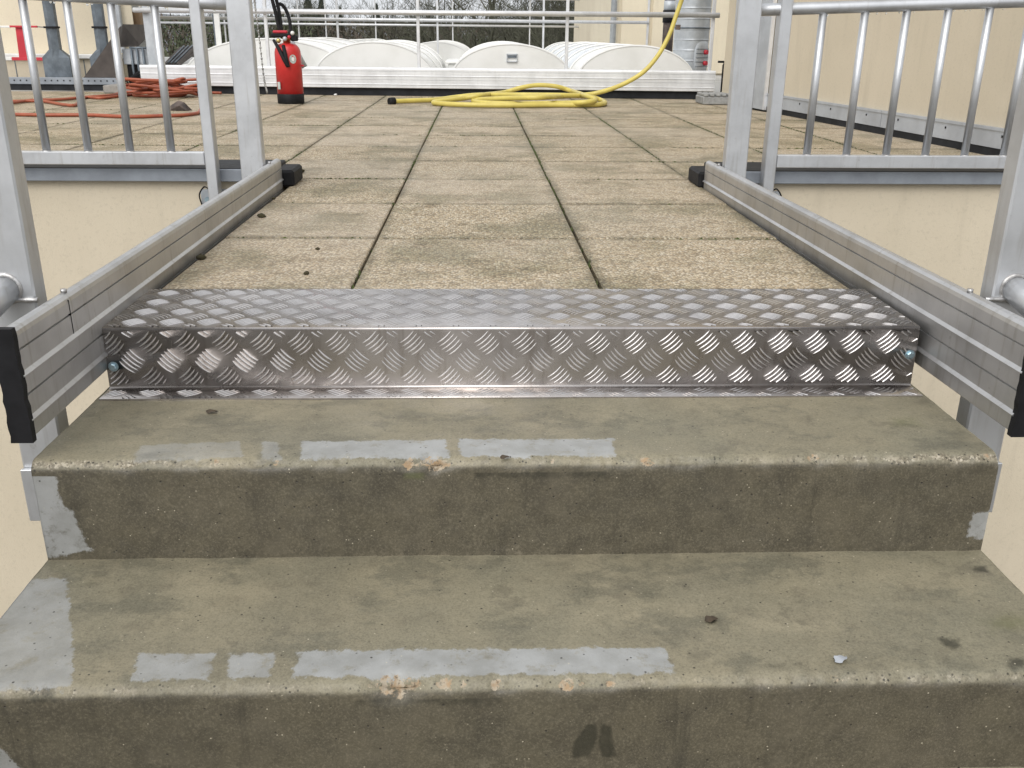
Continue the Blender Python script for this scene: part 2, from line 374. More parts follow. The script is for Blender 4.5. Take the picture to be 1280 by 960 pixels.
    def mesh(s, name, m, fix=True):
        me = bpy.data.meshes.new(name); me.from_pydata(s.v, [], s.f); me.materials.append(m if not isinstance(m, str) else M[m])
        me.polygons.foreach_set('use_smooth', s.sm); 
        if fix:
            import bmesh
            b = bmesh.new(); b.from_mesh(me); bmesh.ops.remove_doubles(b, verts=b.verts, dist=1e-6)
            bmesh.ops.dissolve_degenerate(b, edges=b.edges, dist=1e-7)
            bmesh.ops.recalc_face_normals(b, faces=b.faces); b.to_mesh(me); b.free()
        return me
    def build(s, name, m, parent=None, fix=True, base=None):
        o = bpy.data.objects.new(name, s.mesh(name, m, fix)); COL.objects.link(o)
        if parent is not None: child(o, parent)
        return o
def child(o, parent):
    o.parent = parent; o.matrix_parent_inverse = parent.matrix_world.inverted() if False else Matrix.Translation(-Vector(parent.location))
def tag(o, label=None, cat=None, group=None, kind=None):
    for k, v in (('label', label), ('category', cat), ('group', group), ('kind', kind)):
        if v: o[k] = v
    return o
def thing(name, loc, label, cat, group=None):
    o = bpy.data.objects.new(name, None); o.empty_display_size = .1; o.location = loc; COL.objects.link(o)
    return tag(o, label, cat, group)
def smooth_path(pts, per=8):
    pts = [Vector(p) for p in pts]; out = []
    P = [pts[0]*2-pts[1]]+pts+[pts[-1]*2-pts[-2]]
    for i in range(1, len(P)-2):
        a, b, c_, d = P[i-1:i+3]
        for k in range(per):
            t = k/per
            out.append(.5*((2*b)+(c_-a)*t+(2*a-5*b+4*c_-d)*t*t+(3*b-a-3*c_+d)*t**3))
    out.append(pts[-1]); return out

# ================================================================== SETTING
# far land, hills, lower yard
mb = MB(); mb.add([(-3000, 3.2, -7), (3000, 3.2, -7), (3000, 5000, -7), (-3000, 5000, -7)], [(0, 1, 2, 3)])
tag(mb.build('ground', 'ground', fix=False), 'flat grassland far below the roof terrace', 'ground', kind='structure')
mb = MB(); mb.add([(-60, -60, -2.6), (60, -60, -2.6), (60, 3.25, -2.6), (-60, 3.25, -2.6)], [(0, 1, 2, 3)])
tag(mb.build('lower_yard', 'lower', fix=False), 'paved lower level at the foot of the steps', 'ground', kind='structure')
nx = 160; vs = []
for j in range(6):
    for i in range(nx+1):
        x = -500+1000*i/nx; yy = 380+j*40
        hh = (0, .55, .8, 1, 1, .9)[j]*(11.5+5*float(fbm(x*.01, 0, 3.3, 1, 4, 5))+2.0*float(fbm(x*.2, j, 1, 1, 2, 9)))
        vs.append((x, yy, -8+hh+(1.5 if x < -20 else 0)*min(1, max(0, (-20-x)/60))))
mb = MB(); mb.add(vs, [(j*(nx+1)+i, j*(nx+1)+i+1, (j+1)*(nx+1)+i+1, (j+1)*(nx+1)+i) for j in range(5) for i in range(nx)], True)
tag(mb.build('hills', 'hill', fix=False), 'far wooded hills under the overcast sky', 'hills', kind='structure')

# terrace floor
ROW0, RP, CJ, CP = 1.79, .505, .182, .50
YE = 3.14                                        # outer face of the terrace edge wall
FARY = 8.25
mb = MB(); mb.box(-7, 3.2, YE+.20, FARY+.05, -.30, -.043)
mb.box(-.69, .69, 1.80, YE+.20, -.25, -.0435)
terrace = tag(mb.build('terrace_floor', 'joint'), 'roof terrace paved with square washed gravel slabs', 'floor', kind='structure')
mb = MB(); mb.box(-12, 8, FARY+.055, 21, -.5, -.02)
tag(mb.build('roof_deck', 'deck'), 'pale flat roof carrying the barrel skylights', 'roof', kind='structure')

def tile_mesh(w_, d_):
    mb = MB(); mb.box(-w_/2, w_/2, -d_/2, d_/2, -.040, 0, .0028); return mb.mesh('paving_slab', 'tile')
full = tile_mesh(CP-.0062, RP-.0056)
def add_tile(x0, x1, y0, y1, me=None):
    me = me or tile_mesh(x1-x0-.0062, y1-y0-.0056)
    o = bpy.data.objects.new('paving_slab', me); COL.objects.link(o)
    o.location = ((x0+x1)/2+random.uniform(-.0012, .0012), (y0+y1)/2+random.uniform(-.001, .001), random.uniform(-.0018, .0008))
    o.rotation_euler = (random.uniform(-.002, .002), random.uniform(-.002, .002), random.uniform(-.0018, .0018))
    o.parent = terrace
for j in range(13):
    y0 = ROW0+RP*j; y1 = y0+RP
    if y0 > FARY-.1: break
    if j < 3:
        for (a, b) in ((-.694, CJ-CP), (CJ-CP, CJ), (CJ, .691)): add_tile(a, b, y0, y1)
    else:
        for k in range(-11, 5):
            x0 = CJ+CP*(k-1)
            if y1 <= FARY+.02: add_tile(x0, x0+CP, y0, y1, full)
            else: add_tile(x0, x0+CP, y0, FARY)

# moss growing in the slab joints: countless tufts
mb = MB(); rr = random.Random(3)
def tuft(x, y, s, ax):
    n = 6; ex, ey = (1.0, rr.uniform(1.6, 4)) if ax else (rr.uniform(1.6, 4), .55); vs = [(x, y, rr.uniform(.0, .0035))]
    for k in range(n):
        an = k*2*math.pi/n+rr.random()*.8; vs.append((x+math.cos(an)*s*rr.uniform(.6, 1.2)*ex, y+math.sin(an)*s*rr.uniform(.6, 1.2)*ey, -.010))
    mb.add(vs, [(0, 1+k, 1+(k+1) % n) for k in range(n)])
for k in range(-6, 5):
    x = CJ+CP*(k-1)
    for i in range(520):
        y = rr.uniform(1.8, FARY)
        if y < 3.36 and abs(x) > .6: continue
        dens = float(vnoise(x*3, y*1.6, 2.0, 4))
        if rr.random() < max(0, (dens-.42))*4.0*(1 if y > 3.6 else .3): tuft(x+rr.uniform(-.004, .004), y, rr.uniform(.004, .0115)*(1 if y > 3.6 else .6), 1)
for j in range(1, 13):
    y = ROW0+RP*j
    for i in range(700):
        x = rr.uniform(-3.5, 2.1)
        if y < 3.3 and abs(x) > .68: continue
        dens = float(vnoise(x*2.2, y*3.1, 7.0, 8))
        if rr.random() < max(0, dens-.58)*3.6*(1 if y > 3.2 else .2): tuft(x, y+rr.uniform(-.003, .003), rr.uniform(.004, .010), 0)
tag(mb.build('joint_moss', 'moss', fix=False), 'green moss growing in the joints between paving slabs', 'moss', kind='stuff')

# ------------------------------------------------------------------ concrete stairs
HW = .712
ZT = [-.108, -.268, -.412]; YN = [1.232, .932, .632]     # tread level and nose position
for k in range(3, 15): ZT.append(ZT[-1]-.156); YN.append(YN[-1]-.30)
st = thing('concrete_staircase', (0, 1.0, -2.6), 'wet stained concrete stairs climbing to the terrace with chipped front edges', 'stairs')
PXS = {0: {}, 1: {}}
def tread_poly(k, px): return [(lambda p: (p.x, p.y))(at(a, b, z=ZT[k])) for a, b in px]
def riser_poly(k, px): return [(lambda p: (p.x, p.z))(at(a, b, y=YN[k])) for a, b in px]
strips_t = {0: [([(374, 551), (560, 549), (563, 571), (374, 573)], 1), ([(573, 549), (768, 547), (772, 570), (573, 571)], 1),
                ([(175, 556), (300, 551), (305, 572), (165, 576)], .45), ([(327, 552), (350, 551), (352, 572), (325, 572)], .55)],
            1: [([(172, 816), (272, 815), (262, 850), (160, 852)], .85), ([(284, 817), (346, 815), (340, 848), (282, 849)], .85),
                ([(372, 813), (832, 808), (846, 842), (364, 848)], 1), ([(-60, 725), (84, 722), (92, 790), (92, 858), (-80, 866)], .75)]}
strips_r = {0: [([(20, 586), (73, 588), (76, 620), (92, 640), (103, 668), (118, 690), (40, 700)], .95), ([(1216, 640), (1260, 635), (1250, 678), (1205, 672)], .9)],
            1: [([(-60, 925), (-5, 928), (28, 962), (-60, 990)], .9)]}
darks_r = {0: [([(590, 586), (770, 586), (770, 598), (590, 600)], .9, .012), ([(470, 585), (540, 586), (540, 596), (470, 596)], .7, .010)],
           1: [([(440, 866), (630, 866), (630, 882), (440, 884)], .8, .012), ([(733, 906), (744, 904), (748, 918), (738, 946), (716, 948), (716, 930)], 1.1, .004),
               ([(752, 904), (764, 908), (770, 946), (752, 947), (748, 925)], 1.1, .004), ([(930, 852), (1030, 850), (1020, 868), (930, 870)], .8, .014)]}
darks_t = {0: [],
           1: [([(886, 772), (896, 776), (890, 779), (882, 775)], 1.4, .003), ([(1170, 796), (1200, 798), (1200, 812), (1180, 810)], 1.0, .009),
               ([(1212, 708), (1232, 706), (1238, 716), (1218, 716)], 1.0, .009), ([(1255, 824), (1282, 822), (1285, 836), (1262, 836)], 1.0, .009), ([(952, 824), (1010, 820), (1010, 838), (950, 840)], .5, .01),
               ([(30, 856), (66, 854), (66, 864), (30, 866)], 1.0, .009)]}
greens_t = {0: [([(1105, 520), (1150, 520), (1160, 535), (1110, 535)], .8, .03)], 1: [([(1210, 770), (1300, 760), (1300, 790), (1240, 795)], .8, .03), ([(40, 700), (110, 700), (130, 730), (90, 740)], .5, .03)]}
greens_r = {0: [([(505, 590), (530, 590), (530, 600), (505, 600)], 1.1, .008)]}
# chips on the noses: (px, py, half width in px, strength)
chips = {0: [(544, 584, 17, 1.5), (514, 586, 13, .55), (632, 575, 8, .25), (811, 579, 11, .65), (1022, 570, 14, .5), (268, 580, 8, .4), (296, 579, 12, .3), (344, 578, 7, .38), (690, 574, 5, .3), (1235, 571, 8, .4)],
         1: [(494, 850, 24, 1.0), (556, 853, 9, .8), (578, 852, 6, .4), (621, 849, 7, .8), (708, 848, 8, .9), (728, 848, 5, .5), (764, 847, 6, .7), (868, 845, 5, .4), (1050, 838, 10, .6)]}
def make_step(k, nx, nr, na, nt, rich):
    zt, yn = ZT[k], YN[k]; zb = ZT[k+1]-.02 if k+1 < len(ZT) else zt-.18
    yb = YN[k]+.335 if k else 1.60
    r = .017; prof = []
    for i in range(nr): prof.append((yn, zb+(zt-r-zb)*i/nr, 0))
    for i in range(na+1):
        a = i/na*math.pi/2; prof.append((yn+r-r*math.cos(a), zt-r+r*math.sin(a), 1))
    for i in range(1, nt+1): prof.append((yn+r+(yb-yn-r)*(i/nt)**1.0, zt, 2))
    prof = np.array(prof); m = len(prof)
    xs = np.linspace(-HW, HW, nx); X = np.repeat(xs[None], m, 0); Y = np.repeat(prof[:, :1], nx, 1); Z = np.repeat(prof[:, 1:2], nx, 1); T = prof[:, 2:3]
    dy = np.gradient(prof[:, 0])[:, None]; dz = np.gradient(prof[:, 1])[:, None]; L = np.hypot(dy, dz)+1e-9
    NY, NZ = -dz/L, dy/L
    nose_d = np.hypot(np.maximum(Y-(yn+.004), 0), np.maximum((zt-.004)-Z, 0))
    worn = np.exp(-(nose_d/.010)**2)
    disp = (fbm(X, Y, Z, 6, 4, 3+k)-.5)*.004+(fbm(X, Y, Z, 60, 3, 31+k)-.5)*.0014
    edge = fbm(X, 0*Y, 0*Z+k, 28, 4, 77)
    disp -= worn*(np.clip(edge-.5, 0, 1)*.022+(fbm(X, Y, Z, 130, 2, 55)-.5)*.0035)
    A = {n_: np.zeros_like(X) for n_ in ('strip', 'strip_w', 'dark', 'green', 'nose', 'chip', 'damp', 'lime')}
    A['strip'][:] = -.05
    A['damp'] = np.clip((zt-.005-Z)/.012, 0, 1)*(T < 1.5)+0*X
    A['nose'] = worn*(.42+.50*np.clip((np.abs(X)-.35)/.35, 0, 1)*(1 if k == 0 else .4))
    zlo = ZT[k+1] if k+1 < len(ZT) else zb
    A['lime'] = (T < .5)*np.exp(-((Z-zlo)/.028)**2)*(.35+.65*np.exp(-((X-(-.02))/.20)**2))+.8*(T > 1.5)*np.exp(-((yb-.035-Y)/.022)**2)*(.4+.6*np.exp(-((X+.02)/.25)**2))
    if rich:
        isT = (T >= 1)*np.ones_like(X) > .5
        for flag, U, V, S, D, Gr, conv in ((isT, X, Y, strips_t, darks_t, greens_t, tread_poly), (~isT, X, Z, strips_r, darks_r, greens_r, riser_poly)):
            for px, wgt in S.get(k, []):
                sdv = poly_sd(U, V, conv(k, px)); sdv = np.where(flag, sdv, -.05)
                upd = sdv > A['strip']; A['strip'] = np.where(upd, sdv, A['strip'])
                A['strip_w'] = np.where(sdv > -.012, np.maximum(A['strip_w'], wgt), A['strip_w'])
            for dst, lst in (('dark', D), ('green', Gr)):
                for px, wgt, soft in lst.get(k, []):
                    sdv = poly_sd(U, V, conv(k, px)); f = np.clip((sdv+soft)/(2*soft), 0, 1)*wgt
                    A[dst] = np.where(flag, np.maximum(A[dst], f), A[dst])
        for cx, cy, hw, s_ in chips.get(k, []):
            p = at(cx, cy, y=yn+.006); ww = hw/F*1.38
            f = np.exp(-(((X-p.x)/ww)**2+((nose_d)/(ww*.45+.006))**2)**1.5)*np.clip(2.6*fbm(X, Y, Z, 70, 4, 5)-.45, 0, 1.4)
            disp -= f*s_*min(.016, ww*.55); A['chip'] = np.maximum(A['chip'], np.clip(f*s_*1.1, 0, 1))
            A['dark'] = A['dark']*(1-np.clip(f, 0, 1))
        # soot line at the back of the tread, damp foot of the riser
    Y2, Z2 = Y+NY*disp, Z+NZ*disp
    vs = np.stack([X, Y2, Z2], -1).reshape(-1, 3)
    ii, jj = np.meshgrid(np.arange(m-1), np.arange(nx-1), indexing='ij'); a = (ii*nx+jj).ravel()
    faces = np.stack([a, a+1, a+nx+1, a+nx], -1)
    me = bpy.data.meshes.new('step'); nv = len(vs)
    extra = [(-HW, yb, zb), (HW, yb, zb)]
    allv = [tuple(p) for p in vs]+extra
    left = [i*nx for i in range(m)]; right = [i*nx+nx-1 for i in range(m)]
    fl = [tuple(f) for f in faces]+[tuple(left+[nv])[::-1], tuple(right+[nv+1]), (left[0], nv, nv+1, right[0])[::-1], (left[-1], right[-1], nv+1, nv)]
    me.from_pydata(allv, [], fl); me.materials.append(M['concrete'])
    sm = [True]*len(faces)+[False]*4; me.polygons.foreach_set('use_smooth', sm)
    for n_, arr in A.items():
        at_ = me.attributes.new(n_, 'FLOAT', 'POINT'); at_.data.foreach_set('value', np.concatenate([arr.ravel(), [0, 0]]).astype(np.float32))
    o = bpy.data.objects.new('step', me); COL.objects.link(o); child(o, st); return o
make_step(0, 440, 34, 8, 70, True); make_step(1, 440, 30, 8, 70, True); make_step(2, 160, 10, 6, 24, False)
for k in range(3, 15): make_step(k, 24, 4, 4, 6, False)
# body of the flight and the landing slab under the paving
mb = MB(); pr = [(1.60, -.004), (1.60, -.14)]
mb.prism([(1.545, -.004), (1.795, -.004), (1.795, -.0445), (3.135, -.0445), (3.135, -.26), (1.75, -.26), (YN[14]+.35, -2.58), (YN[14]+.05, -2.58), (YN[14]+.05, ZT[14]-.03)] +
         [(YN[k-1]+.03, ZT[k]-.03) for k in range(13, 0, -1)]+[(1.545, ZT[0]-.03)], 'x', -.688, .688)
mb.build('flight_body', 'core', st)

# ------------------------------------------------------------------ terrace edge wall, coping, flashing
wl_ = thing('terrace_edge_wall', (0, YE, -2.6), 'cream rendered wall below the terrace edge behind the stairs', 'wall')
mb = MB(); mb.prism([(-8, -2.6), (7, -2.6), (7, .03), (.72, .03), (.72, -.265), (-.72, -.265), (-.72, .03), (-8, .03)], 'y', YE, YE+.19)
mb.build('wall', 'stucco', wl_)
for s in (-1, 1):
    xo, xi = s*6.9, s*.74
    mb = MB(); mb.box(min(xo, xi), max(xo, xi), YE-.022, YE+.21, .031, .058, .004)
    mb.build('coping', 'membrane', wl_)
    mb = MB(); mb.box(min(xo, xi), max(xo, xi), YE-.030, YE-.0225, .016, .056, .002)
    f_ = mb.build('flashing', 'flash', wl_)
    mb = MB(); mb.box(min(s*.672, s*.7385), max(s*.672, s*.7385), YE-.015, YE+.15, -.003, .052, .008)
    e = mb.build('coping_end', 'black', wl_); e['label'] = 'black rubber end piece of the coping'

# ------------------------------------------------------------------ tread plate
YF, ZTOP, YB = 1.526, .0045, 1.782
PW = .705; ZFOLD = -.1055; YFL = 1.476; TH = .0030
pl = thing('checker_plate_step', (0, YF, ZT[0]), 'bent aluminium checker plate covering the top step between the side boards', 'tread plate')
# outer profile (y,z) with small bend radii, and arc-length frame
def arc(cy, cz, r, a0, a1, n=5): return [(cy+r*math.cos(a0+(a1-a0)*i/n), cz+r*math.sin(a0+(a1-a0)*i/n)) for i in range(n+1)]
rb = .0045
out = [(YB, ZTOP)]+arc(YF+rb, ZTOP-rb, rb, math.pi/2, math.pi)+arc(YF-rb, ZFOLD+rb, rb, 0, -math.pi/2)+[(YFL, ZFOLD)]
inn = [(y+(TH if (z < ZTOP-.0001 and z > ZFOLD+.0001 and y >= YF-rb) else 0), z-TH) for y, z in out]
mb = MB(); n = len(out)
xsd = (-PW, PW)
vs = [(x, y, z) for x in xsd for (y, z) in out]+[(x, y, z) for x in xsd for (y, z) in inn]
fs = [(i, i+1, n+i+1, n+i) for i in range(n-1)]
mb.add(vs[:2*n], fs, True)
mb.add(vs[2*n:], [f[::-1] for f in fs], True)
mb.add(vs, [(i, 2*n+i, 2*n+i+1, i+1) for i in range(n-1)]+[(n+i, n+i+1, 3*n+i+1, 3*n+i) for i in range(n-1)]+[(0, n, 3*n, 2*n), (n-1, 3*n-1, 4*n-1, 2*n-1)])
mb.build('bent_sheet', 'plate', pl)
# raised five-bar pattern as real geometry on each face
GP = .0640
def bars(v0, v1, place, phase, name):
    mb = MB(); rows = int((v1-v0)/(GP/2))+3
    for j in range(-1, rows):
        vv = phase+j*GP/2
        for i in range(-12, 13):
            uu = (i+(.5 if j % 2 else 0))*GP+.012
            sg = 1 if j % 2 else -1
            for b_ in range(5):
                off = (b_-2)*.0073; L2 = .0192*(1-.06*abs(b_-2))
                pts = []
                for t in (-1, -.72, -.35, 0, .35, .72, 1):
                    l = t*L2; wd = .0016*math.sqrt(max(0, 1-t*t))+.0001; ht = .0013*max(0, 1-t**4)
                    cu = .0026*(1-t*t)
                    du, dv = .74, .67*sg            # along the bar
                    nu, nv_ = -.67*sg, .74            # across
                    c0 = (uu+l*du+(off+cu)*nu, vv+l*dv+(off+cu)*nv_)
                    pts.append((c0, wd, ht, (nu, nv_)))
                if any(not (-PW+.001 < p[0][0] < PW-.001 and v0 < p[0][1] < v1) for p in pts): 
                    pts = [p for p in pts if -PW+.001 < p[0][0] < PW-.001 and v0 < p[0][1] < v1]
                    if len(pts) < 3: continue
                vs = []
                for (c0, wd, ht, nn) in pts:
                    for q, hh in ((-1, 0), (-.55, .70), (0, 1.0), (.55, .70), (1, 0)):
                        vs.append(place(c0[0]+nn[0]*wd*q, c0[1]+nn[1]*wd*q, ht*hh if hh else -.0002))
                m = len(pts)
                mb.add(vs, [(a*5+k, a*5+k+1, a*5+5+k+1, a*5+5+k) for a in range(m-1) for k in range(4)], True)
    o = mb.build(name, 'plate_bar', pl, fix=False); o['kind'] = 'stuff'; return o
bars(.0065, YB-YF-.001, lambda u, v, h: (u, YF+v, ZTOP+h), .0, 'raised_bars')
bars(.0055, ZTOP-ZFOLD-.0055, lambda u, v, h: (u, YF-h, ZTOP-v), -.004+.032, 'raised_bars')
bars(.0055, YF-YFL-.002, lambda u, v, h: (u, YF-v, ZFOLD+h), .018, 'raised_bars')
for (px, py) in ((142, 458), (1137, 443)):
    p = at(px, py, y=YF)
    mb = MB(); mb.lathe([(.0085, 0), (.0085, .0016), (.0062, .0017), (.0062, .0050), (.0048, .0062)], n=6, smooth=False)
    mb.lathe([(.0088, -.0002), (.0088, .0014)], n=18)
    o = mb.build('bolt', 'zinc', None); o.rotation_euler = (R(90), .3, 0); o.location = Vector((p.x, YF-.0002, p.z))-Vector(pl.location); o.parent = pl

# ------------------------------------------------------------------ side guards: board, posts, tubes
BZ0, BZ1 = -.072, .091
def board_profile(th, z0, z1):
    """extruded board cross-section (offset towards the viewer side, z): grooves and ridges run lengthwise"""
    H = z1-z0; o = []
    Z = lambda f: z1-f*H
    r = th*.5
    for i in range(7):                              # rounded top
        a = math.pi*i/6; o.append((th/2-math.cos(a)*th/2, z1-r+math.sin(a)*r))
    def groove(f): return [(th, Z(f)), (th-.0035, Z(f+.004)), (th-.0035, Z(f+.018)), (th, Z(f+.022))]
    def ridge(f): return [(th, Z(f)), (th+.0050, Z(f+.030)), (th+.0050, Z(f+.036)), (th, Z(f+.046))]
    front = groove(.18)+ridge(.385)+groove(.59)+ridge(.79)+[(th, z0+.003), (th-.003, z0)]
    o += front + [(.003, z0), (0, z0+.003)]
    return o
def guard(s, lab):
    xi0, xi1 = s*.7125+.010, s*.6985-.010                     # inner face near / far end
    y0, y1 = 1.235, 3.115; th = .024
    t = thing('side_guard', (s*.76, 1.44, -.28), lab, 'guard rail')
    mb = MB(); pf = board_profile(th, BZ0, BZ1); n = len(pf); vs = []
    for (yy, xi) in ((y0, xi0), (y1, xi1)):
        vs += [(xi+s*(th-o_), yy, z) for o_, z in pf]
    mb.add(vs, [(i, (i+1) % n, n+(i+1) % n, n+i) for i in range(n)]+[tuple(range(n)), tuple(range(2*n-1, n-1, -1))])
    b = mb.build('kick_board', 'alu_plank', t)
    # far end closed with thin weathered plate, near end with wavy black cap
    mb = MB(); rr = random.Random(5 if s < 0 else 6); ring = []
    zs = [BZ0-.003+(BZ1-BZ0+.006)*i/16 for i in range(17)]
    o1 = [(xi0-s*(.003+rr.uniform(-.0012, .0012)), z) for z in zs]; o2 = [(xi0+s*(th+.003+rr.uniform(-.0012, .0012)), z) for z in zs[::-1]]
    mb.prism(o1+o2, 'y', y0-.007, y0+.0045)
    c_ = mb.build('end_cap', 'black', b)
    # splice line close to the near end
    mb = MB(); mb.box(min(xi0-s*.0002, xi0+s*.0245), max(xi0-s*.0002, xi0+s*.0245), 1.418, 1.4188, BZ0+.10, BZ1-.008)
    mb.build('splice_line', 'black', b)
    # posts on the outer side
    for nm, yc, zb in (('near', 1.44, -.275), ('far', 3.0, -.12)):
        xf = xi0+(xi1-xi0)*(yc-y0)/(y1-y0)
        g_ = (.026 if s < 0 else .018) if nm == 'near' else .005
        xa, xb = xf+s*(th+g_), xf+s*(th+g_+.070)
        ztop = 1.08
        mb = MB(); mb.box(min(xa, xb), max(xa, xb), yc-.02, yc+.02, zb, ztop, .003)
        p = mb.build('post', 'alu', t)
        mb = MB()                                   # bolt through the board and spacer
        mb.tube([(xf+s*.012, yc-.005, .0905), (xf+s*.012, yc-.005, .096)], .005, 8)
        mb.box(min(xf+s*th, xa), max(xf+s*th, xa), yc-.012, yc+.012, -.05, .05)
        mb.build('fixing', 'weld', p)
        if nm == 'near':
            mb = MB(); mb.box(min(s*.7135, xb), max(s*.7135, xb), yc-.030, yc-.0215, -.30, -.205, .001)
            mb.box(min(s*.7135, s*.721), max(s*.7135, s*.721), yc-.03, yc+.06, -.30, -.205, .001)
            mb.build('foot_bracket', 'alu', p)
    # top tube between the two posts and down along the stairs
    xm = s*.778
    mb = MB(); mb.tube([(xm, 3.0, 1.09), (xm, 1.44, 1.09)]+[(xm, 1.40-.3*i, 1.085-.155*i) for i in range(1, 12)], .021, 12); mb.build('handrail', 'alu', t)
    mb = MB(); ang = []
    mb.tube([(s*.795, 1.425, .100), (s*.80, 1.36, .083), (s*.805, 1.20, 0.00), (s*.805, .9, -.155), (s*.805, -1.9, -1.60)], .021, 14); tb = mb.build('stair_tube', 'alu', t)
    mb = MB()
    mb.tube([(s*.795+.0215*math.cos(a), 1.4215, .100+.0215*math.sin(a)) for a in [2*math.pi*i/22 for i in range(22)]], [.0042+.0012*rr.random() for i in range(22)], 7, close=True)
    mb.tube([(s*(.748+.008*k), 1.4175, .083) for k in range(7)], [.0035+.0015*rr.random() for k in range(7)], 7)
    mb.build('weld_bead', 'weld', tb)
    for yy, z in ((.25, -.55), (-1.55, -1.5)):
        mb = MB(); mb.box(min(s*.77, s*.84), max(s*.77, s*.84), yy-.02, yy+.02, z-.45, z+1.0, .003); mb.build('post', 'alu', t)
    return t
guard(-1, 'aluminium side guard with grooved kick board on the fire extinguisher side of the steps')
guard(1, 'aluminium side guard with grooved kick board beside the building wall side of the steps')

# terrace edge balustrades
def balustrade(s, lab, bx):
    yc = YE-.052
    t = thing('edge_balustrade', (s*1.5, yc, .03), lab, 'balustrade')
    XP = (at(262, 235, y=yc).x if s < 0 else at(965, 234, y=yc).x)
    x_end, x_out = XP, s*(3.2 if s < 0 else 2.1)
    z0 = .074
    mb = MB(); mb.box(min(XP+s*.002, x_out), max(XP+s*.002, x_out), yc-.018, yc+.018, z0, z0+.040, .002); mb.build('bottom_rail', 'alu', t)
    xt = s*.775
    ztop = lambda x: .553+.040*(abs(x)-.775)
    tb = [(xt+s*(i/12)*(abs(x_out)-.775), yc-.002, ztop(xt+s*(i/12)*(abs(x_out)-.775))) for i in range(13)]
    mb = MB(); mb.tube(tb, .0185, 16); rail = mb.build('mid_rail', 'alu', t)
    mb = MB(); mb.tube([(xt-s*.003, yc-.002, ztop(xt)), (xt+s*.012, yc-.002, ztop(xt))], .0225, 14); mb.build('weld_collar', 'weld', rail)
    for x in bx:
        mb = MB(); mb.tube([(x, yc, z0+.039), (x, yc, ztop(x)-.012)], .0125, 12); b = mb.build('baluster', 'alu', t)
        mb = MB(); mb.tube([(x, yc, z0+.039), (x, yc, z0+.043)], [.0155, .013], 12); mb.build('weld_ring', 'weld', b)
    mb = MB(); xa, xb = (at(262, 235, y=yc).x, at(275, 235, y=yc).x) if s < 0 else (at(951, 234, y=yc).x, at(965, 234, y=yc).x)
    mb.box(min(xa, xb), max(xa, xb), yc-.022, yc+.022, -.075, 1.08, .0025); p = mb.build('end_post', 'alu', t)
    mb = MB(); XO = XP+s*.045
    mb.box(min(XO-s*.105, XO), max(XO-s*.105, XO), YE-.0055, YE-.0005, -.090, -.012, .002); br = mb.build('wall_bracket', 'galv_light', t)
    mb = MB(); mb.tube([(XO-s*.023, YE-.020, -.045), (XO-s*.023, YE-.004, -.045)], .009, 6); mb.build('bolt', 'zinc', br)
    mb = MB(); mb.tube(smooth_path([(XO-s*.005, YE-.012, -.07), (XO, YE-.02, -.03), (XO-s*.02, YE-.03, -.002), (XO-s*.035, YE-.03, -.006)]), .0025, 6); mb.build('wire_loop', 'black', br)
    mb = MB(); mb.tube([(x_out-s*.02, yc, ztop(x_out)-.005), (x_out-s*.02, yc, .06)], .0185, 10); mb.build('outer_post', 'alu', t)
    mb = MB(); mb.tube([(s*.838, yc, 1.085), (x_out, yc, 1.085)], .021, 12); mb.build('handrail', 'alu', t)
    mb = MB(); rr = random.Random(9+s)                       # rain drops hanging under the rail
    for i in range(26):
        x = s*rr.uniform(.80, min(abs(x_out), 1.9)); r = rr.uniform(.0022, .0046)
        mb.ball((x, yc-.002+rr.uniform(-.002, .002), ztop(x)-.0185-r*.55), r, (1, 1, 1.25), 8, 6)
    d = mb.build('rain_drops', 'water', rail, fix=False); d['kind'] = 'stuff'
    return t
bl = [at(p, 188, y=YE-.052).x for p in (58.5, 110.5, 162.5, 214)]; dl = bl[1]-bl[0]
balustrade(-1, 'aluminium balustrade of round bars on the terrace edge in front of the orange hose', bl+[bl[0]-dl*k for k in range(1, 13)])
br_ = [at(p, 196, y=YE-.052).x for p in (1008, 1057.5, 1107, 1156, 1205, 1254)]; dr = br_[1]-br_[0]
balustrade(1, 'aluminium balustrade of round bars on the terrace edge in front of the cream wall', br_+[br_[-1]+dr*k for k in (1, 2)])

# ------------------------------------------------------------------ debris on the slabs
def clump(name, p, r, lab, cat, m='moss_dark', seed=0, group=None, flat=.6):
    mb = MB(); n, k = 12, 8
    vs = []
    for i in range(k+1):
        th = math.pi*i/k
        for j in range(n):
            an = 2*math.pi*j/n; d = Vector((math.sin(th)*math.cos(an), math.sin(th)*math.sin(an), math.cos(th)))
            q = r*(.45+1.1*float(fbm(d.x+seed*3.1, d.y, d.z, 2.1, 3, seed))); vs.append((p.x+d.x*q, p.y+d.y*q, max(.0, p.z+r*flat*.75+d.z*q*flat)))
    mb.add(vs, [(i*n+j, (i+1)*n+j, (i+1)*n+(j+1) % n, i*n+(j+1) % n) for i in range(k) for j in range(n)], True)
    return tag(mb.build(name, m), lab, cat, group)
for i, (px, py, r, lab) in enumerate(((327, 272, .011, 'dark lump of moss on the slab near the left side guard board'), (252, 324, .011, 'dark lump of moss on the slab beside the checker plate end'),
        (383, 343, .006, 'small dark crumb of moss in the middle of a slab by the checker plate'), (342, 249, .006, 'tiny dark crumb of moss on a slab joint beside the left board'),
        (397, 312, .005, 'thin dark crumb lying on the second slab behind the plate'))):
    clump('moss_lump', at(px, py, z=0), r, lab, 'moss', seed=i)
clump('moss_tuft', at(374, 216, z=0), .022, 'brown moss tuft beside the black rubber end of the coping', 'moss', seed=12, flat=.4)
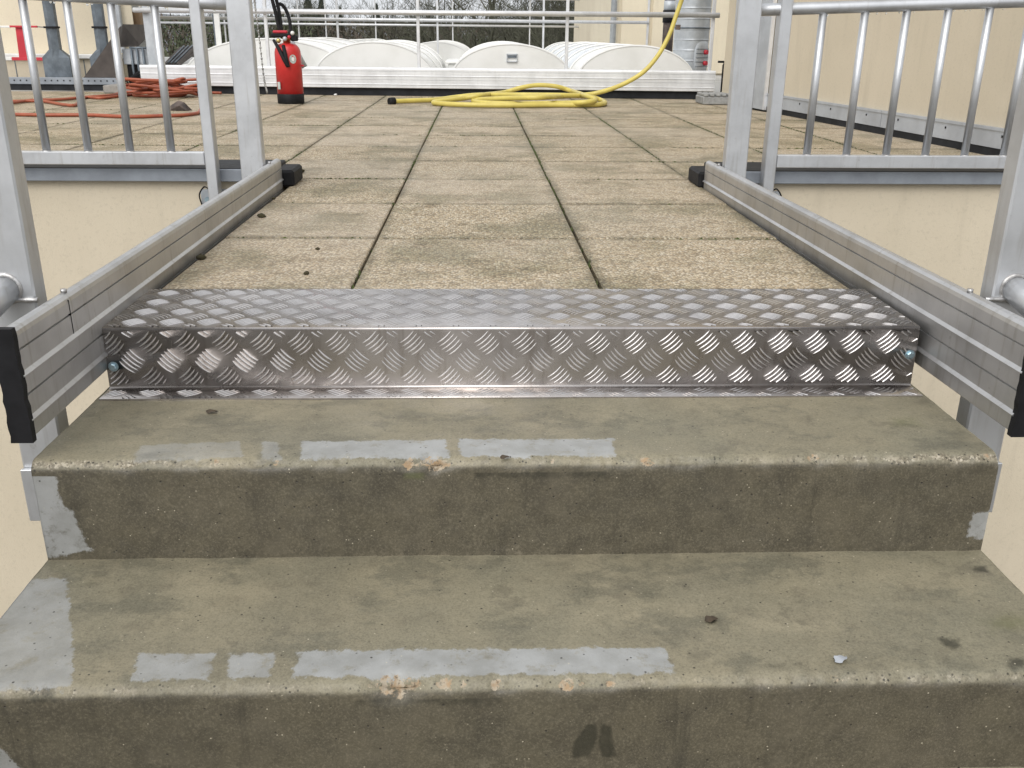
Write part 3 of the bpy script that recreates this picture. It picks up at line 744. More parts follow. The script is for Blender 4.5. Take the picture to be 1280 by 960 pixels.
# leaf fragments on the concrete
def leaf(p, s, rot, lab, m='leaf_dead'):
    mb = MB(); vs = []; n = 7
    for i in range(n+1):
        t = i/n; wv = s*.36*math.sin(math.pi*t)**.8*(1+.3*math.sin(9*t))
        for q in (-1, 0, 1):
            x = (t-.5)*s; y = q*wv; z = .0008+.0035*math.sin(3*t+q)*.5+.0016*abs(q)
            vs.append((p.x+x*math.cos(rot)-y*math.sin(rot), p.y+x*math.sin(rot)+y*math.cos(rot), p.z+z+.001))
    mb.add(vs, [(i*3+k, i*3+k+1, i*3+3+k+1, i*3+3+k) for i in range(n) for k in range(2)], True)
    return tag(mb.build('leaf_scrap', m, fix=False), lab, 'leaf')
leaf(at(889, 776, z=ZT[1]), .020, .3, 'dark wet leaf scrap on the middle of the lower tread')
leaf(at(265, 516.5, z=ZT[0]), .018, .05, 'flat dark speck on the upper tread near the checker plate end')
leaf(at(632, 574, z=ZT[0]), .016, .1, 'small dark scrap on the front edge of the upper tread')
leaf(at(1050, 826, z=ZT[1]), .020, .5, 'pale torn scrap near the front edge of the lower tread', 'flash_pale')

# ------------------------------------------------------------------ far kick board with guard rail (front of the skylights)
pL = at(178, 112, z=0); pR = at(890, 124.5, z=0)
yl, yr = pL.y, pR.y
YL_, YR_ = 8.12, 7.80
def far_guard(name, xa, ya, xb, yb, posts, lab, mid=.635, top=1.1, board=True, r=.020, group=None, zb=0.0, extra=()):
    t = thing(name, ((xa+xb)/2, (ya+yb)/2, zb), lab, 'guard rail', group)
    yy = lambda x: ya+(yb-ya)*(x-xa)/(xb-xa)
    if board:
        pf = board_profile(.03, .062, .222); n = len(pf)
        vs = [(x, yy(x)-o_, z) for x in (xa, xb) for o_, z in pf]
        mb = MB(); mb.add(vs, [(i, (i+1) % n, n+(i+1) % n, n+i) for i in range(n)]+[tuple(range(n)), tuple(range(2*n-1, n-1, -1))]); mb.build('kick_board', 'alu_plank_far', t)
        mb = MB(); mb.add([(xa, yy(xa)+.004, 0), (xb, yy(xb)+.004, 0), (xb, yy(xb)+.03, 0), (xa, yy(xa)+.03, 0), (xa, yy(xa)+.004, .060), (xb, yy(xb)+.004, .060), (xb, yy(xb)+.03, .060), (xa, yy(xa)+.03, .060)],
               [(0, 1, 5, 4), (1, 2, 6, 5), (2, 3, 7, 6), (3, 0, 4, 7), (4, 5, 6, 7), (0, 3, 2, 1)]); mb.build('base_strip', 'membrane', t)
    for z in (mid, top)+tuple(extra):
        mb = MB(); mb.tube([(xa, yy(xa)-.005, z), (xb, yy(xb)-.005, z)], r, 10); mb.build('rail', 'alu_far', t)
    for x in posts:
        mb = MB(); mb.box(x-r*.62, x+r*.62, yy(x)+.017, yy(x)+.05, zb, top+.02, .003); mb.build('post', 'alu_far', t)
    return t
xa = at(178, 100, y=YL_).x; xb = at(892, 110, y=YR_).x
ym = lambda px: YL_+(YR_-YL_)*(px-178)/(892-178)
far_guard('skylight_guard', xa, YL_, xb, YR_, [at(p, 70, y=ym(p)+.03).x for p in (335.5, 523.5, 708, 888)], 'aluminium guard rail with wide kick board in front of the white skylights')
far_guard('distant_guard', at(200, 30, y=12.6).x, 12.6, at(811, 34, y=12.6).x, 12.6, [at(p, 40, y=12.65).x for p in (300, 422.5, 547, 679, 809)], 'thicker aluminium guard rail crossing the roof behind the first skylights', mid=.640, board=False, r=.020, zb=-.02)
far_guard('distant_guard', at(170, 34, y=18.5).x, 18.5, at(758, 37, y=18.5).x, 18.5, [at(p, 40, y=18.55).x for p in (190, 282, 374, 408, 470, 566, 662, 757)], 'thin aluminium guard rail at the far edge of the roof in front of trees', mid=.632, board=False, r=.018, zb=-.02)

# ------------------------------------------------------------------ barrel skylights
def skylight(cx, half, y0, ln, apex, lab, nseg, mat='opal', vent=False):
    t = thing('barrel_skylight', (cx, y0+ln/2, -.02), lab, 'skylight', None)
    base = .10
    mb = MB(); mb.box(cx-half-.03, cx+half+.03, y0-.02, y0+ln+.02, -.02, base, .005); mb.build('curb', 'white', t)
    A = lambda an, k=1.0, o=0.0: (cx+(half*k+o)*math.cos(an), base+(apex-base)*k*math.sin(an)**1.0+o*math.sin(an))
    n = 28
    sup = [math.pi*i/n for i in range(n+1)]
    # each glazing sheet between ribs
    for j in range(nseg):
        ya, yb = y0+.012+ln*j/nseg+.006, y0+ln*(j+1)/nseg-.006
        mb = MB(); vs = []
        for yy in (ya, yb):
            for an in sup: x, z = A(an); vs.append((x, yy, z))
        for yy in (ya, yb):
            for an in sup: x, z = A(an, 1, -.008); vs.append((x, yy, z))
        m = n+1
        mb.add(vs, [(i, i+1, m+i+1, m+i) for i in range(n)]+[(2*m+i, 3*m+i, 3*m+i+1, 2*m+i+1) for i in range(n)], True)
        mb.build('glazing_sheet', mat if j else 'opal', t, fix=False)
    for j in range(nseg+1):
        yy = y0+.008+ln*j/nseg; mb = MB(); pts = [(A(an, 1, .006)[0], yy, A(an, 1, .006)[1]) for an in sup]; mb.tube(pts, .011, 6); mb.build('rib', 'white', t)
    for yy in (y0, y0+ln+.010):
        mb = MB(); poly = [A(an, 1, .004) for an in sup]; mb.prism(poly, 'y', yy, yy+.006); e = mb.build('end_panel', 'opal', t)
        if vent and yy == y0:
            v = at(640, 74, y=y0)
            for (dx, dz, w_, h_) in ((0, .038, .090, .012), (0, -.02, .090, .006), (-.043, .01, .006, .06), (.043, .01, .006, .06)):
                mb = MB(); mb.box(v.x+dx-w_/2, v.x+dx+w_/2, y0-.016, y0-.0005, v.z+dz-h_/2, v.z+dz+h_/2); mb.build('vent_frame', 'galv_light', e)
            mb = MB(); mb.box(v.x-.036, v.x+.036, y0-.012, y0-.001, v.z+.012, v.z+.030); mb.build('vent_slot', 'galv', e)
            v = at(640, 88.5, y=y0); mb = MB(); mb.box(v.x-.13, v.x+.13, y0-.012, y0-.001, v.z-.010, v.z+.010); mb.build('stained_strip', 'wood', e)
    return t
def sky_px(pxl, pxr, pxa, pya, y0, ln, lab, nseg, **kw):
    c_ = at(pxa, pya, y=y0); half = (at(pxr, 88, y=y0).x-at(pxl, 88, y=y0).x)/2
    return skylight(c_.x, half, y0, ln, c_.z, lab, nseg, **kw)
sky_px(226, 436, 333, 50, 8.50, 3.2, 'widest white barrel skylight behind the red fire extinguisher', 3)
sky_px(392, 542, 467, 54, 8.45, 2.6, 'white barrel skylight with plain end between extinguisher and yellow hose', 3)
sky_px(563, 713, 639.5, 56.5, 8.40, 3.0, 'white barrel skylight with small vent in its end panel', 3, vent=True)
sky_px(722, 868, 797, 58.5, 8.35, 4.1, 'white barrel skylight beside the silver duct with ribbed side', 5, mat='opal_blue')
sky_px(500, 592, 545, 53.5, 12.9, 3.5, 'bluish barrel skylight in the row behind the second guard rail', 4, mat='opal_blue')
sky_px(380, 470, 433, 51.0, 12.9, 3.5, 'white barrel skylight in the far row beside the bluish one', 4)
sky_px(700, 780, 737, 56, 12.9, 3.5, 'pale barrel skylight in the far row near the cream building', 4, mat='opal_blue')
a = at(560, 75, y=10.3); b = at(592, 75, y=10.3)
mb = MB(); mb.box(a.x, b.x+.02, 10.3, 11.2, -.02, .19, .01); t = thing('roof_vent_box', ((a.x+b.x)/2, 10.7, -.02), 'low white roof box between two barrel skylights', 'vent')
mb.build('box', 'white', t); mb = MB(); mb.box(a.x-.03, b.x+.05, 10.27, 11.23, .191, .215, .004); mb.build('lid', 'white', t)

# ------------------------------------------------------------------ building wall on the right with flashing and metal panel
w0 = at(1228, 192, z=0); w1 = at(943, 136.5, z=0); dv = (w1-w0); dv.z = 0; dv.normalize()
nrm = Vector((dv.y, -dv.x, 0))                       # pointing away from the terrace (to the right)
start = w0-dv*((w0.y-3.42)/dv.y); end = w0+dv*((7.42-w0.y)/dv.y)
bl_ = thing('side_building', tuple((start+end)/2+nrm*2), 'cream rendered building wall along the edge of the terrace', 'building')
mb = MB(); q = [start, end, end+nrm*4, start+nrm*4]; mb.prism([(p.x, p.y) for p in q], 'z', -.04, 4.2); mb.build('wall', 'stucco', bl_)
def wall_box(name, m, s0, s1, o0, o1, z0, z1, parent):
    """box along the side building wall; s = metres from its start, o = metres out of the wall"""
    a, b = start+dv*s0, start+dv*s1
    mb = MB(); mb.prism([(p.x, p.y) for p in (a-nrm*o0, b-nrm*o0, b-nrm*o1, a-nrm*o1)], 'z', z0, z1); return mb.build(name, m, parent)
Ltot = (end-start).length
sP = (at(979, 120, y=6.55)-start).dot(dv)
p_a = (w1-start).dot(dv)-.22
segs = [(.02, 1.6), (1.606, p_a-.02)]
for (a, b) in segs:
    f = wall_box('flashing', 'flash_pale', a, b, .001, .016, .035, .120, bl_)
    wall_box('flashing_lip', 'flash_pale', a, b, .0165, .021, .108, .121, f)
    k = a+.15
    while k < b: wall_box('fixing', 'black', k, k+.008, .0162, .019, .082, .092, f); k += .42
wall_box('gap_shade_strip', 'membrane', .02, Ltot-.02, .001, .012, -.03, .033, bl_)  # black strip paints the shaded gap under the flashing
pn = thing('sheet_metal_panel', tuple(start+dv*(p_a+.3)), 'pale blue grey sheet metal panel fixed upright on the cream side wall', 'panel')
f = wall_box('sheet', 'flash_pale', p_a, p_a+.62, .013, .030, .012, 2.1, pn)
wall_box('edge_trim', 'alu_far', p_a-.018, p_a-.001, .013, .036, .012, 2.1, pn)

# things at the wall corner: standpipe, black pipe, foot block
cx = at(909, 60, y=7.62)
t = thing('wall_pipe', (cx.x, 7.62, 0), 'thin grey vertical pipe running up at the wall corner', 'pipe')
p0 = at(907, 116, y=7.62); p1 = at(915, 0, y=7.62)
mb = MB(); mb.tube([(p0.x, 7.62, 0.0), (p0.x, 7.62, 2.2)], .017, 10); mb.build('pipe', 'galv_light', t)
mb = MB(); mb.tube([(p0.x, 7.62, .62), (p0.x, 7.62, .65)], .022, 10); mb.build('pipe_clip', 'galv', t)
t = thing('water_tap', (p0.x-.03, 7.57, .03), 'black tap with short black pipe beside the grey wall pipe', 'tap')
a = at(903, 78, y=7.57); b = at(914, 78, y=7.57); c_ = at(902, 116, y=7.57)
mb = MB(); mb.tube([(c_.x, 7.57, .055), (c_.x, 7.57, a.z-.02), (c_.x+.008, 7.57, a.z), (b.x, 7.57, a.z)], .012, 8); mb.build('pipe', 'black', t)
mb = MB(); mb.box(b.x-.02, b.x+.03, 7.545, 7.595, a.z-.02, a.z+.025, .004); mb.build('valve_body', 'black', t)
mb = MB(); mb.box(a.x-.035, a.x+.015, 7.56, 7.58, a.z-.004, a.z+.012, .003); mb.build('lever', 'black', t)
p = at(897, 131, z=0)
t = thing('foot_block', (p.x, p.y+.1, 0), 'grey ribbed weight block on the slabs at the foot of the guard post', 'block')
w_ = at(915, 131, y=p.y).x-at(878, 131, y=p.y).x
mb = MB(); mb.box(p.x-w_/2, p.x+w_/2, p.y, p.y+.26, 0.0, .058, .006); mb.build('block', 'block', t)
for k in range(5):
    x = p.x-w_/2+w_*(k+.5)/5; mb = MB(); mb.box(x-.016, x+.016, p.y-.006, p.y+.25, .0585, .078, .004); mb.build('rib', 'block', t)

# spiral duct
c0 = at(846, 60, y=8.45); c1 = at(890, 60, y=8.45); rd = (c1.x-c0.x)/2; cxd = (c0.x+c1.x)/2
t = thing('spiral_duct', (cxd, 8.45+rd, -.02), 'fat silver spiral duct with oval access hatch rising behind the kick board', 'duct')
prof = [(rd, -.02)]; z = .02
while z < 2.6:
    prof += [(rd, z-.006), (rd, z), (rd+.003, z+.003), (rd+.003, z+.007), (rd, z+.010), (rd, z+.016)]; z += .085
prof += [(rd, 2.7)]
mb = MB(); mb.lathe(prof, (cxd, 8.45+rd, 0), 36); mb.build('tube', 'galv_light', t)
hc = at(876, 71, y=8.45)
a0 = math.atan2(hc.x-cxd, 1)  # small turn to the right
def on_duct(u, z, o): an = u/rd-math.pi/2+.55; return (cxd+(rd+o)*math.cos(an), 8.45+rd+(rd+o)*math.sin(an), z)
hz = at(876, 72, y=8.5).z; hh = .135
mb = MB(); n = 28; rows = 6; vs = []
for j in range(rows+1):
    k = 1-j/rows
    for i in range(n):
        an = 2*math.pi*i/n; ex = math.copysign(abs(math.cos(an))**.6, math.cos(an)); ez = math.copysign(abs(math.sin(an))**.8, math.sin(an))
        vs.append(on_duct(.085*k*ex, hz+hh*k*ez, .014 if j else .006))
mb.add(vs, [(j*n+i, j*n+(i+1) % n, (j+1)*n+(i+1) % n, (j+1)*n+i) for j in range(rows) for i in range(n)], True)
h_ = mb.build('access_hatch', 'galv_light', t)
for dz in (.045, -.045):
    mb = MB(); c_ = Vector(on_duct(.01, hz+dz, .018)); o_ = Vector(on_duct(.01, hz+dz, .045)); mb.tube([c_, o_], [.020, .018], 12); k = mb.build('red_knob', 'red_mat', h_)
    mb = MB(); mb.tube([o_, o_+(o_-c_).normalized()*.004], .008, 10); mb.build('knob_centre', 'white', k) if False else None
for k in range(5):
    mb = MB(); z = hz-.07+.035*k; mb.tube([on_duct(u, z, .0165) for u in (-.07, -.05, -.02, 0, .03, .06)], .0022, 6); mb.build('hatch_bead', 'galv', h_)
a = at(848, 34, y=8.42)
mb = MB(); mb.box(a.x-.02, a.x+.015, 8.40, 8.46, a.z-.02, a.z+.02, .003); mb.build('strap_clamp', 'rust', t)
mb = MB(); mb.tube([(cxd+(rd+.006)*math.cos(t_), 8.45+rd+(rd+.006)*math.sin(t_), a.z-.003) for t_ in [math.pi+math.pi*i/14 for i in range(15)]], .005, 6); mb.build('strap', 'galv', t)

# cream building behind the skylights
YBk = 13.4
xl = at(771, 40, y=YBk).x
t = thing('rear_building', (xl+3, YBk+2, -.02), 'cream panelled rooftop building standing behind the silver duct', 'building')
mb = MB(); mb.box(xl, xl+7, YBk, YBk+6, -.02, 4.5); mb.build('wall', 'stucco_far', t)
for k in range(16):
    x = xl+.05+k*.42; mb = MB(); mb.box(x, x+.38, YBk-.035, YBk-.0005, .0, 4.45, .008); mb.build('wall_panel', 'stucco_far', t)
x0 = at(763, 40, y=YBk-.1).x; x1 = at(770.5, 40, y=YBk-.1).x
mb = MB(); mb.tube([((x0+x1)/2, YBk-.06, -.02), ((x0+x1)/2, YBk-.06, 4.4)], (x1-x0)/2, 12); mb.build('downpipe', 'galv_light', t)
for px in (799, 814):
    x = at(px, 40, y=12.7).x
c_ = at(834.5, 50, y=11.2)
t = thing('stained_column', (c_.x, 11.2, -.02), 'dark rust stained pipe column standing in front of the cream building', 'column')
mb = MB(); mb.lathe([(.062, -.02), (.062, .95), (.058, .96), (.058, 3.2)], (c_.x, 11.2, 0), 14); mb.build('shaft', 'rust', t)
zc = at(834.5, 20, y=11.2).z
mb = MB(); mb.lathe([(.072, zc-.07), (.072, zc+.06)], (c_.x, 11.2, 0), 14); mb.build('collar', 'black', t)
mb = MB(); mb.lathe([(.066, zc+.061), (.066, zc+.16)], (c_.x, 11.2, 0), 14); mb.build('sleeve', 'galv_light', t)

# ------------------------------------------------------------------ left: cream building, base strip, downpipes, barrier
YS = at(70, 113, z=0).y
def quad_px(mb, pts, y, depth):
    mb.prism([(lambda p: (p.x, p.z))(at(a, b, y=y)) for a, b in pts], 'y', y, y+depth); return mb
xs0, xs1 = at(-70, 100, y=YS).x, at(147, 100, y=YS).x
t = thing('perforated_edge_strip', ((xs0+xs1)/2, YS, 0), 'grey perforated metal strip over black base along the slabs on the orange hose side', 'edge strip')
zA, zB = at(70, 97, y=YS).z, at(70, 105.5, y=YS).z
mb = MB(); mb.box(xs0, xs1, YS-.01, YS+.06, zB, zA, .003); s_ = mb.build('strip', 'flash', t)
mb = MB(); mb.box(xs0, xs1, YS+.004, YS+.06, 0, zB-.001); mb.build('base', 'membrane', t)
mb = MB(); k = xs0+.02
while k < xs1: mb.tube([(k, YS-.0125, (zA+zB)/2+.004), (k, YS-.0105, (zA+zB)/2+.004)], .0065, 8); k += .0515
h_ = mb.build('holes', 'black', s_); h_['kind'] = 'stuff'
YW = YS+.55
t = thing('corner_building', (at(60, 60, y=YW).x, YW+2, -.02), 'cream rendered building with white ledge behind the dark downpipes', 'building')
xr = at(167, 30, y=YW).x
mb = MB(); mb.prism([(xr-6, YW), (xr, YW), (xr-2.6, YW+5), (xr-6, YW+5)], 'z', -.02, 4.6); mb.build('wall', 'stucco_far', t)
zl0, zl1 = at(60, 73, y=YW-.15).z, at(60, 67.5, y=YW-.15).z
mb = MB(); mb.box(xr-6, xr-.12, YW-.18, YW-.001, zl0, zl1, .006); mb.build('ledge', 'white', t)
mb = MB(); mb.box(xr-6, xr-.15, YW-.14, YW-.0015, -.02, zl0-.002); pn_ = mb.build('plinth', 'stucco', t)
for px in (92, 106, 20):
    x = at(px, 85, y=YW-.14).x; mb = MB(); mb.box(x-.004, x+.004, YW-.1425, YW-.139, 0, zl0-.01); mb.build('panel_joint', 'galv', pn_)
x = at(147, 20, y=YW-.05).x
mb = MB(); mb.box(x-.02, x+.02, YW-.05, YW-.001, zl1+.01, 4.4, .004); mb.build('corner_trim', 'galv_light', t)
a = at(169, 24, y=YW+.1)
mb = MB(); mb.box(xr-.03, xr+.045, YW+.06, YW+.14, a.z-.06, a.z+.06, .004); mb.build('timber_bracket', 'wood', t)
mb = MB(); mb.box(xr-.13, xr+.03, YW+.32, YW+.38, -.02, 4.3, .004); mb.build('window_frame', 'galv_light', t)
def downpipe(cxp, top, lab):
    y = YS+.10; p = at(cxp, 97, y=y); zt = at(cxp, 72, y=y).z; zs = at(cxp, 62, y=y).z; zr = at(cxp, 34.5, y=y).z
    sc = 1/(F/((p-CAM).dot(fwd)))
    t = thing('flared_downpipe', (p.x, y, zA), lab, 'downpipe', 'downpipes on the cream building')
    w1, w2 = 16.5*sc, 6.4*sc; d1, d2 = .09, .075; xc = p.x
    rings = [(w1, d1, zA-.002), (w1, d1, zt), (w2, d2, zs), (w2, d2, zr), (w2*.93, d2, zr+.001), (w2*.93, d2, 3.4)]
    mb = MB(); vs = []
    for (ww, dd, z) in rings:
        for (u, v) in ((-1, .25), (-.15, 0), (.25, .10), (1, .3), (1, 1), (-1, 1)): vs.append((xc+u*ww, y+v*dd, z))
    n = 6
    mb.add(vs, [(i*n+k, i*n+(k+1) % n, (i+1)*n+(k+1) % n, (i+1)*n+k) for i in range(len(rings)-1) for k in range(n)]+[tuple(range(n))[::-1], tuple(range((len(rings)-1)*n, len(rings)*n))])
    mb.build('pipe', 'galv', t)
    mb = MB(); mb.box(xc-w2-.008, xc+w2+.008, y-.006, y+d2+.006, zr-.006, zr+.010, .002); mb.build('joint_ring', 'black', t)
    return t
downpipe(72, 0, 'dark galvanised downpipe with flared foot beside the red barrier')
downpipe(131, 0, 'dark galvanised downpipe with flared foot half hidden by the brown wedge')
# barrier
yb_ = YS+.16
t = thing('red_barrier', (at(27, 73, y=yb_).x, yb_, zA), 'red plastic barrier panel with red and white bars beside the downpipe', 'barrier')
mb = MB(); quad_px(mb, [(19, 33.5), (33, 33.5), (36, 72), (24, 72)], yb_, .03); mb.build('panel', 'red_mat', t)
for (p0, p1, m) in (((-30, 12), (33,), 'white'), ((12, 46), (33,), 'red_mat')):
    a, b = at(p0[0], 33, y=yb_-.02), at(p0[1], 33, y=yb_-.02)
    mb = MB(); mb.box(a.x, b.x, yb_-.022, yb_-.002, a.z-.008, a.z+.008, .002); mb.build('top_bar', m, t)
for i, (q0, q1, m) in enumerate(((-30, 2, 'red_mat'), (2, 15, 'white'), (15, 56, 'red_mat'))):
    a, b = at(q0, 73, y=yb_-.02), at(q1, 73.5, y=yb_-.02); zz = at(20, 73.5, y=yb_-.02).z
    mb = MB(); mb.box(a.x, b.x-.001, yb_-.026, yb_-.002, zz-.013, zz+.013, .002); mb.build('bottom_bar', m, t)
a = at(46, 33.5, y=yb_); b = at(62, 34.5, y=yb_)
mb = MB(); mb.tube([a, b], .004, 6); mb.build('wire', 'galv', t)
mb = MB(); mb.box(at(26, 90, y=yb_).x-.05, at(26, 90, y=yb_).x+.05, yb_-.01, yb_+.06, -.02 if False else 0.0, at(26, 74.8, y=yb_).z, .004); mb.build('foot', 'red_mat', t) if False else None

# dark brown wedge cowls
def wedge(name, side, y, width, lab, back=None):
    t = thing(name, tuple(at(side[0][0], side[0][1], y=y)), lab, 'cowl')
    mb = MB(); quad_px(mb, side, y, width); mb.build('cowl_body', 'brown', t); return t
y1 = YS+.02
t = thing('brown_wedge_cowl', (at(125, 97, y=y1).x, y1, zA), 'tall dark brown wedge shaped cowl next to the downpipe', 'cowl')
P0 = [at(a, b, y=y1) for a, b in ((104.5, 97), (147, 97), (150, 33))]
mb = MB(); pts = [(p.x, p.z) for p in P0]; mb.prism(pts, 'y', y1, y1+.03); mb.build('side_panel', 'brown', t)
q = [at(150, 33, y=y1), at(183, 33.5, y=y1+.5), at(182, 48, y=y1+.5), at(171, 58, y=y1+.25), at(148.5, 59, y=y1+.031)]
off = Vector((.0, .03, -.012)); vs = [tuple(p+Vector((0, .033, 0))) for p in q]; vs += [tuple(Vector(p)+Vector((.006, .02, .018))) for p in vs]
mb = MB(); n = 5; mb.add(vs, [tuple(range(n)), tuple(range(2*n-1, n-1, -1))]+[(i, i+n, (i+1) % n+n, (i+1) % n) for i in range(n)]); mb.build('hood', 'brown', t)
y2 = 9.3
t = thing('brown_flap', (at(225, 80, y=y2).x, y2, -.02), 'dark brown ribbed flap propped open beside the widest skylight', 'flap')
q = [at(205, 79, y=y2-.1), at(222, 79.5, y=y2-.1), at(246, 62, y=y2+.5), at(245, 57, y=y2+.5), at(224, 59, y=y2+.4)]
vs = [tuple(p) for p in q]+[tuple(p+Vector((.01, .03, -.02))) for p in q]
mb = MB(); mb.add(vs, [tuple(range(n)), tuple(range(2*n-1, n-1, -1))]+[(i, i+n, (i+1) % n+n, (i+1) % n) for i in range(n)]); mb.build('flap_sheet', 'brown', t)
for k in (.3, .55, .8):
    a = Vector(q[0]).lerp(Vector(q[1]), k); b = Vector(q[4]).lerp(Vector(q[3]), k); mb = MB(); mb.tube([a+Vector((0, -.006, .006)), b+Vector((0, -.006, .006))], .008, 6); mb.build('rib', 'galv', t)
a = at(226, 80, y=y2); mb = MB(); mb.box(a.x-.12, a.x+.2, y2, y2+.5, -.02, a.z, .01); mb.build('frame', 'white', t)

# galvanised box with pipes, grey post, white board
y3 = YS+.10
a, b = at(152, 61, y=y3), at(185, 81, y=y3)
t = thing('galvanised_box', ((a.x+b.x)/2, y3, 0), 'pale galvanised box with dark vertical pipes behind the orange hose pile', 'box')
mb = MB(); mb.box(a.x, b.x, y3, y3+.2, b.z, a.z, .006); mb.build('box', 'galv_light', t)
mb = MB(); mb.box(a.x+.02, b.x-.02, y3+.02, y3+.18, 0, b.z-.001); mb.build('stand', 'black', t)
for px in (165.5, 172.5, 180):
    x = at(px, 70, y=y3).x; mb = MB(); mb.tube([(x, y3-.018, a.z+.005), (x, y3-.018, b.z-.03), (x+.01, y3-.03, .05)], .010, 8); mb.build('pipe', 'galv', t)
mb = MB(); mb.tube([(at(163, 61, y=y3).x, y3-.018, a.z+.008), (b.x+.01, y3-.018, a.z+.008)], .010, 8); mb.build('header_pipe', 'galv', t)
for k in range(7):
    x = a.x+.02+.02*k; mb = MB(); mb.tube(smooth_path([(x, y3-.02, .02), (x-.03, y3-.06, .06+.012*k), (x+.05, y3-.07, .09+.01*k), (x+.09, y3-.03, .05)]), .006, 6); mb.build('cable', 'black', t)
y4 = YS-.05
p = at(190, 82, y=8.3)
t = thing('grey_post', (p.x, 8.3, 0), 'thick grey square post with brown cap behind the round bars', 'post')
mb = MB(); x0, x1 = at(183, 60, y=8.3).x, at(196.5, 60, y=8.3).x; mb.box(x0, x1, 8.3, 8.38, 0, 1.1, .004); mb.build('shaft', 'galv_light', t)
zz = at(183, 13, y=8.3).z; mb = MB(); mb.box(x0-.015, x0+.05, 8.26, 8.299, zz-.018, zz+.018, .006); mb.build('clamp', 'wood', t)
yb2 = 7.72
p0, p1 = at(279, 112, z=0), at(264, 10, y=yb2)
yb2 = p0.y; w_ = .046
t = thing('white_board', (p0.x, p0.y, 0), 'white painted upright board standing behind the small balustrade post', 'board')
mb = MB(); x = p0.x; mb.box(x-w_/2, x+w_/2, yb2, yb2+.022, 0, 1.15, .003); mb.build('board', 'white', t)
mb = MB(); mb.box(x-w_/2-.012, x-w_/2-.001, yb2+.002, yb2+.03, 0, 1.1, .002); mb.build('backing_strip', 'galv', t)
p = at(287, 112, z=.03)
t = thing('pale_plug', (p.x, p.y, 0), 'pale round plastic plug lying at the end of the orange hose', 'plug')
mb = MB(); mb.ball((p.x, p.y, .042), .042, (1, 1, .95)); mb.build('plug_body', 'beige_plug', t)
mb = MB(); mb.tube([(p.x-.03, p.y-.02, .03), (p.x-.06, p.y-.03, .025)], .02, 10); mb.build('socket', 'beige_plug', t)

# grey slab under the hose
p = at(157, 117, z=0); w_ = at(186, 117, y=p.y).x-at(131, 117, y=p.y).x
mb = MB(); mb.box(p.x-w_/2, p.x+w_/2, p.y, p.y+.28, .001, .062, .006); tag(mb.build('loose_slab', 'slab_grey'), 'loose grey concrete slab lying at the edge strip beside the orange hose pile', 'slab')

# hanging chain
a = at(319, 8, y=7.86); b = at(330, 98, y=7.8)
mb = MB(); pts = smooth_path([a+Vector((0, 0, .1)), a, at(325, 55, y=7.86), b, Vector((b.x+.02, 7.78, .03))], 14)
for i in range(0, len(pts)-1):
    m_ = (pts[i]+pts[i+1])/2; mb.ball(m_, .0085, (1 if i % 2 else .55, .6 if i % 2 else 1, 1.6), 6, 4)
c = mb.build('hanging_chain', 'chain', fix=False); tag(c, 'thin steel chain hanging from the guard rail beside the fire extinguisher', 'chain')
p = at(332, 113, z=0)
t = thing('cable_heap', (p.x, p.y, 0), 'small heap of dark cable at the foot of the hanging chain', 'cable')
for k in range(4):
    mb = MB(); rr = random.Random(k+40); c0 = Vector((p.x+rr.uniform(-.05, .05), p.y+rr.uniform(-.03, .04), .012+.011*k))
    mb.tube([c0+Vector((.085*math.cos(x), .05*math.sin(x), .006*math.sin(3*x+k))) for x in [2*math.pi*i/20 for i in range(20)]], .009, 7, close=True); mb.build('loop', 'black', t)

# ------------------------------------------------------------------ fire extinguisher
p = at(361, 130.5, z=0); sc = ((p-CAM).dot(fwd))/F; rE = 16.6*sc
t = thing('fire_extinguisher', (p.x, p.y+rE, 0), 'red fire extinguisher with black hose standing on the terrace slabs', 'fire extinguisher')
Lc = (p.x, p.y+rE, 0); c0 = Vector(Lc)
zsh = at(361, 66, y=c0.y).z; ztp = at(361, 58, y=c0.y).z
mb = MB(); mb.lathe([(rE*.94, 0), (rE*1.0, .006), (rE*1.0, .066), (rE*.96, .070)], Lc, 32); mb.build('foot_ring', 'black', t)
prof = [(rE*.97, .068)]+[(rE*.97, zsh-.01)]+[(rE*(.97-.55*(1-math.cos(a))), zsh-.01+(ztp-zsh+.03)*math.sin(a)) for a in [math.pi/2*i/7 for i in range(1, 8)]]+[(rE*.30, ztp+.025)]
mb = MB(); mb.lathe(prof, Lc, 36); body = mb.build('cylinder', 'red', t)
mb = MB(); mb.lathe([(.026, ztp+.015), (.026, ztp+.045), (.034, ztp+.047), (.034, ztp+.065), (.020, ztp+.07)], Lc, 16); v_ = mb.build('valve', 'brass', t)
mb = MB(); mb.box(c0.x-.10, c0.x+.04, c0.y-.05, c0.y-.02, ztp+.06, ztp+.085, .006); mb.build('lever', 'black', t)
mb = MB(); mb.box(c0.x-.085, c0.x+.015, c0.y-.048, c0.y-.018, ztp+.086, ztp+.105, .006); mb.build('trigger', 'red_mat', t)
mb = MB(); mb.box(c0.x+.035, c0.x+.085, c0.y-.06, c0.y-.01, ztp+.035, ztp+.075, .008); mb.build('cap_block', 'black', t)
for (dx, dz, r, m) in ((-.045, .038, .017, 'brass'), (.0, .05, .016, 'galv_light'), (.055, .088, .014, 'white'), (.03, .062, .012, 'red_mat')):
    mb = MB(); mb.ball((c0.x+dx, c0.y-.065, ztp+dz), r); mb.build('fitting', m, t)
Pp = lambda a, b, dy=0.0: at(a, b, y=c0.y-rE-.012+dy)
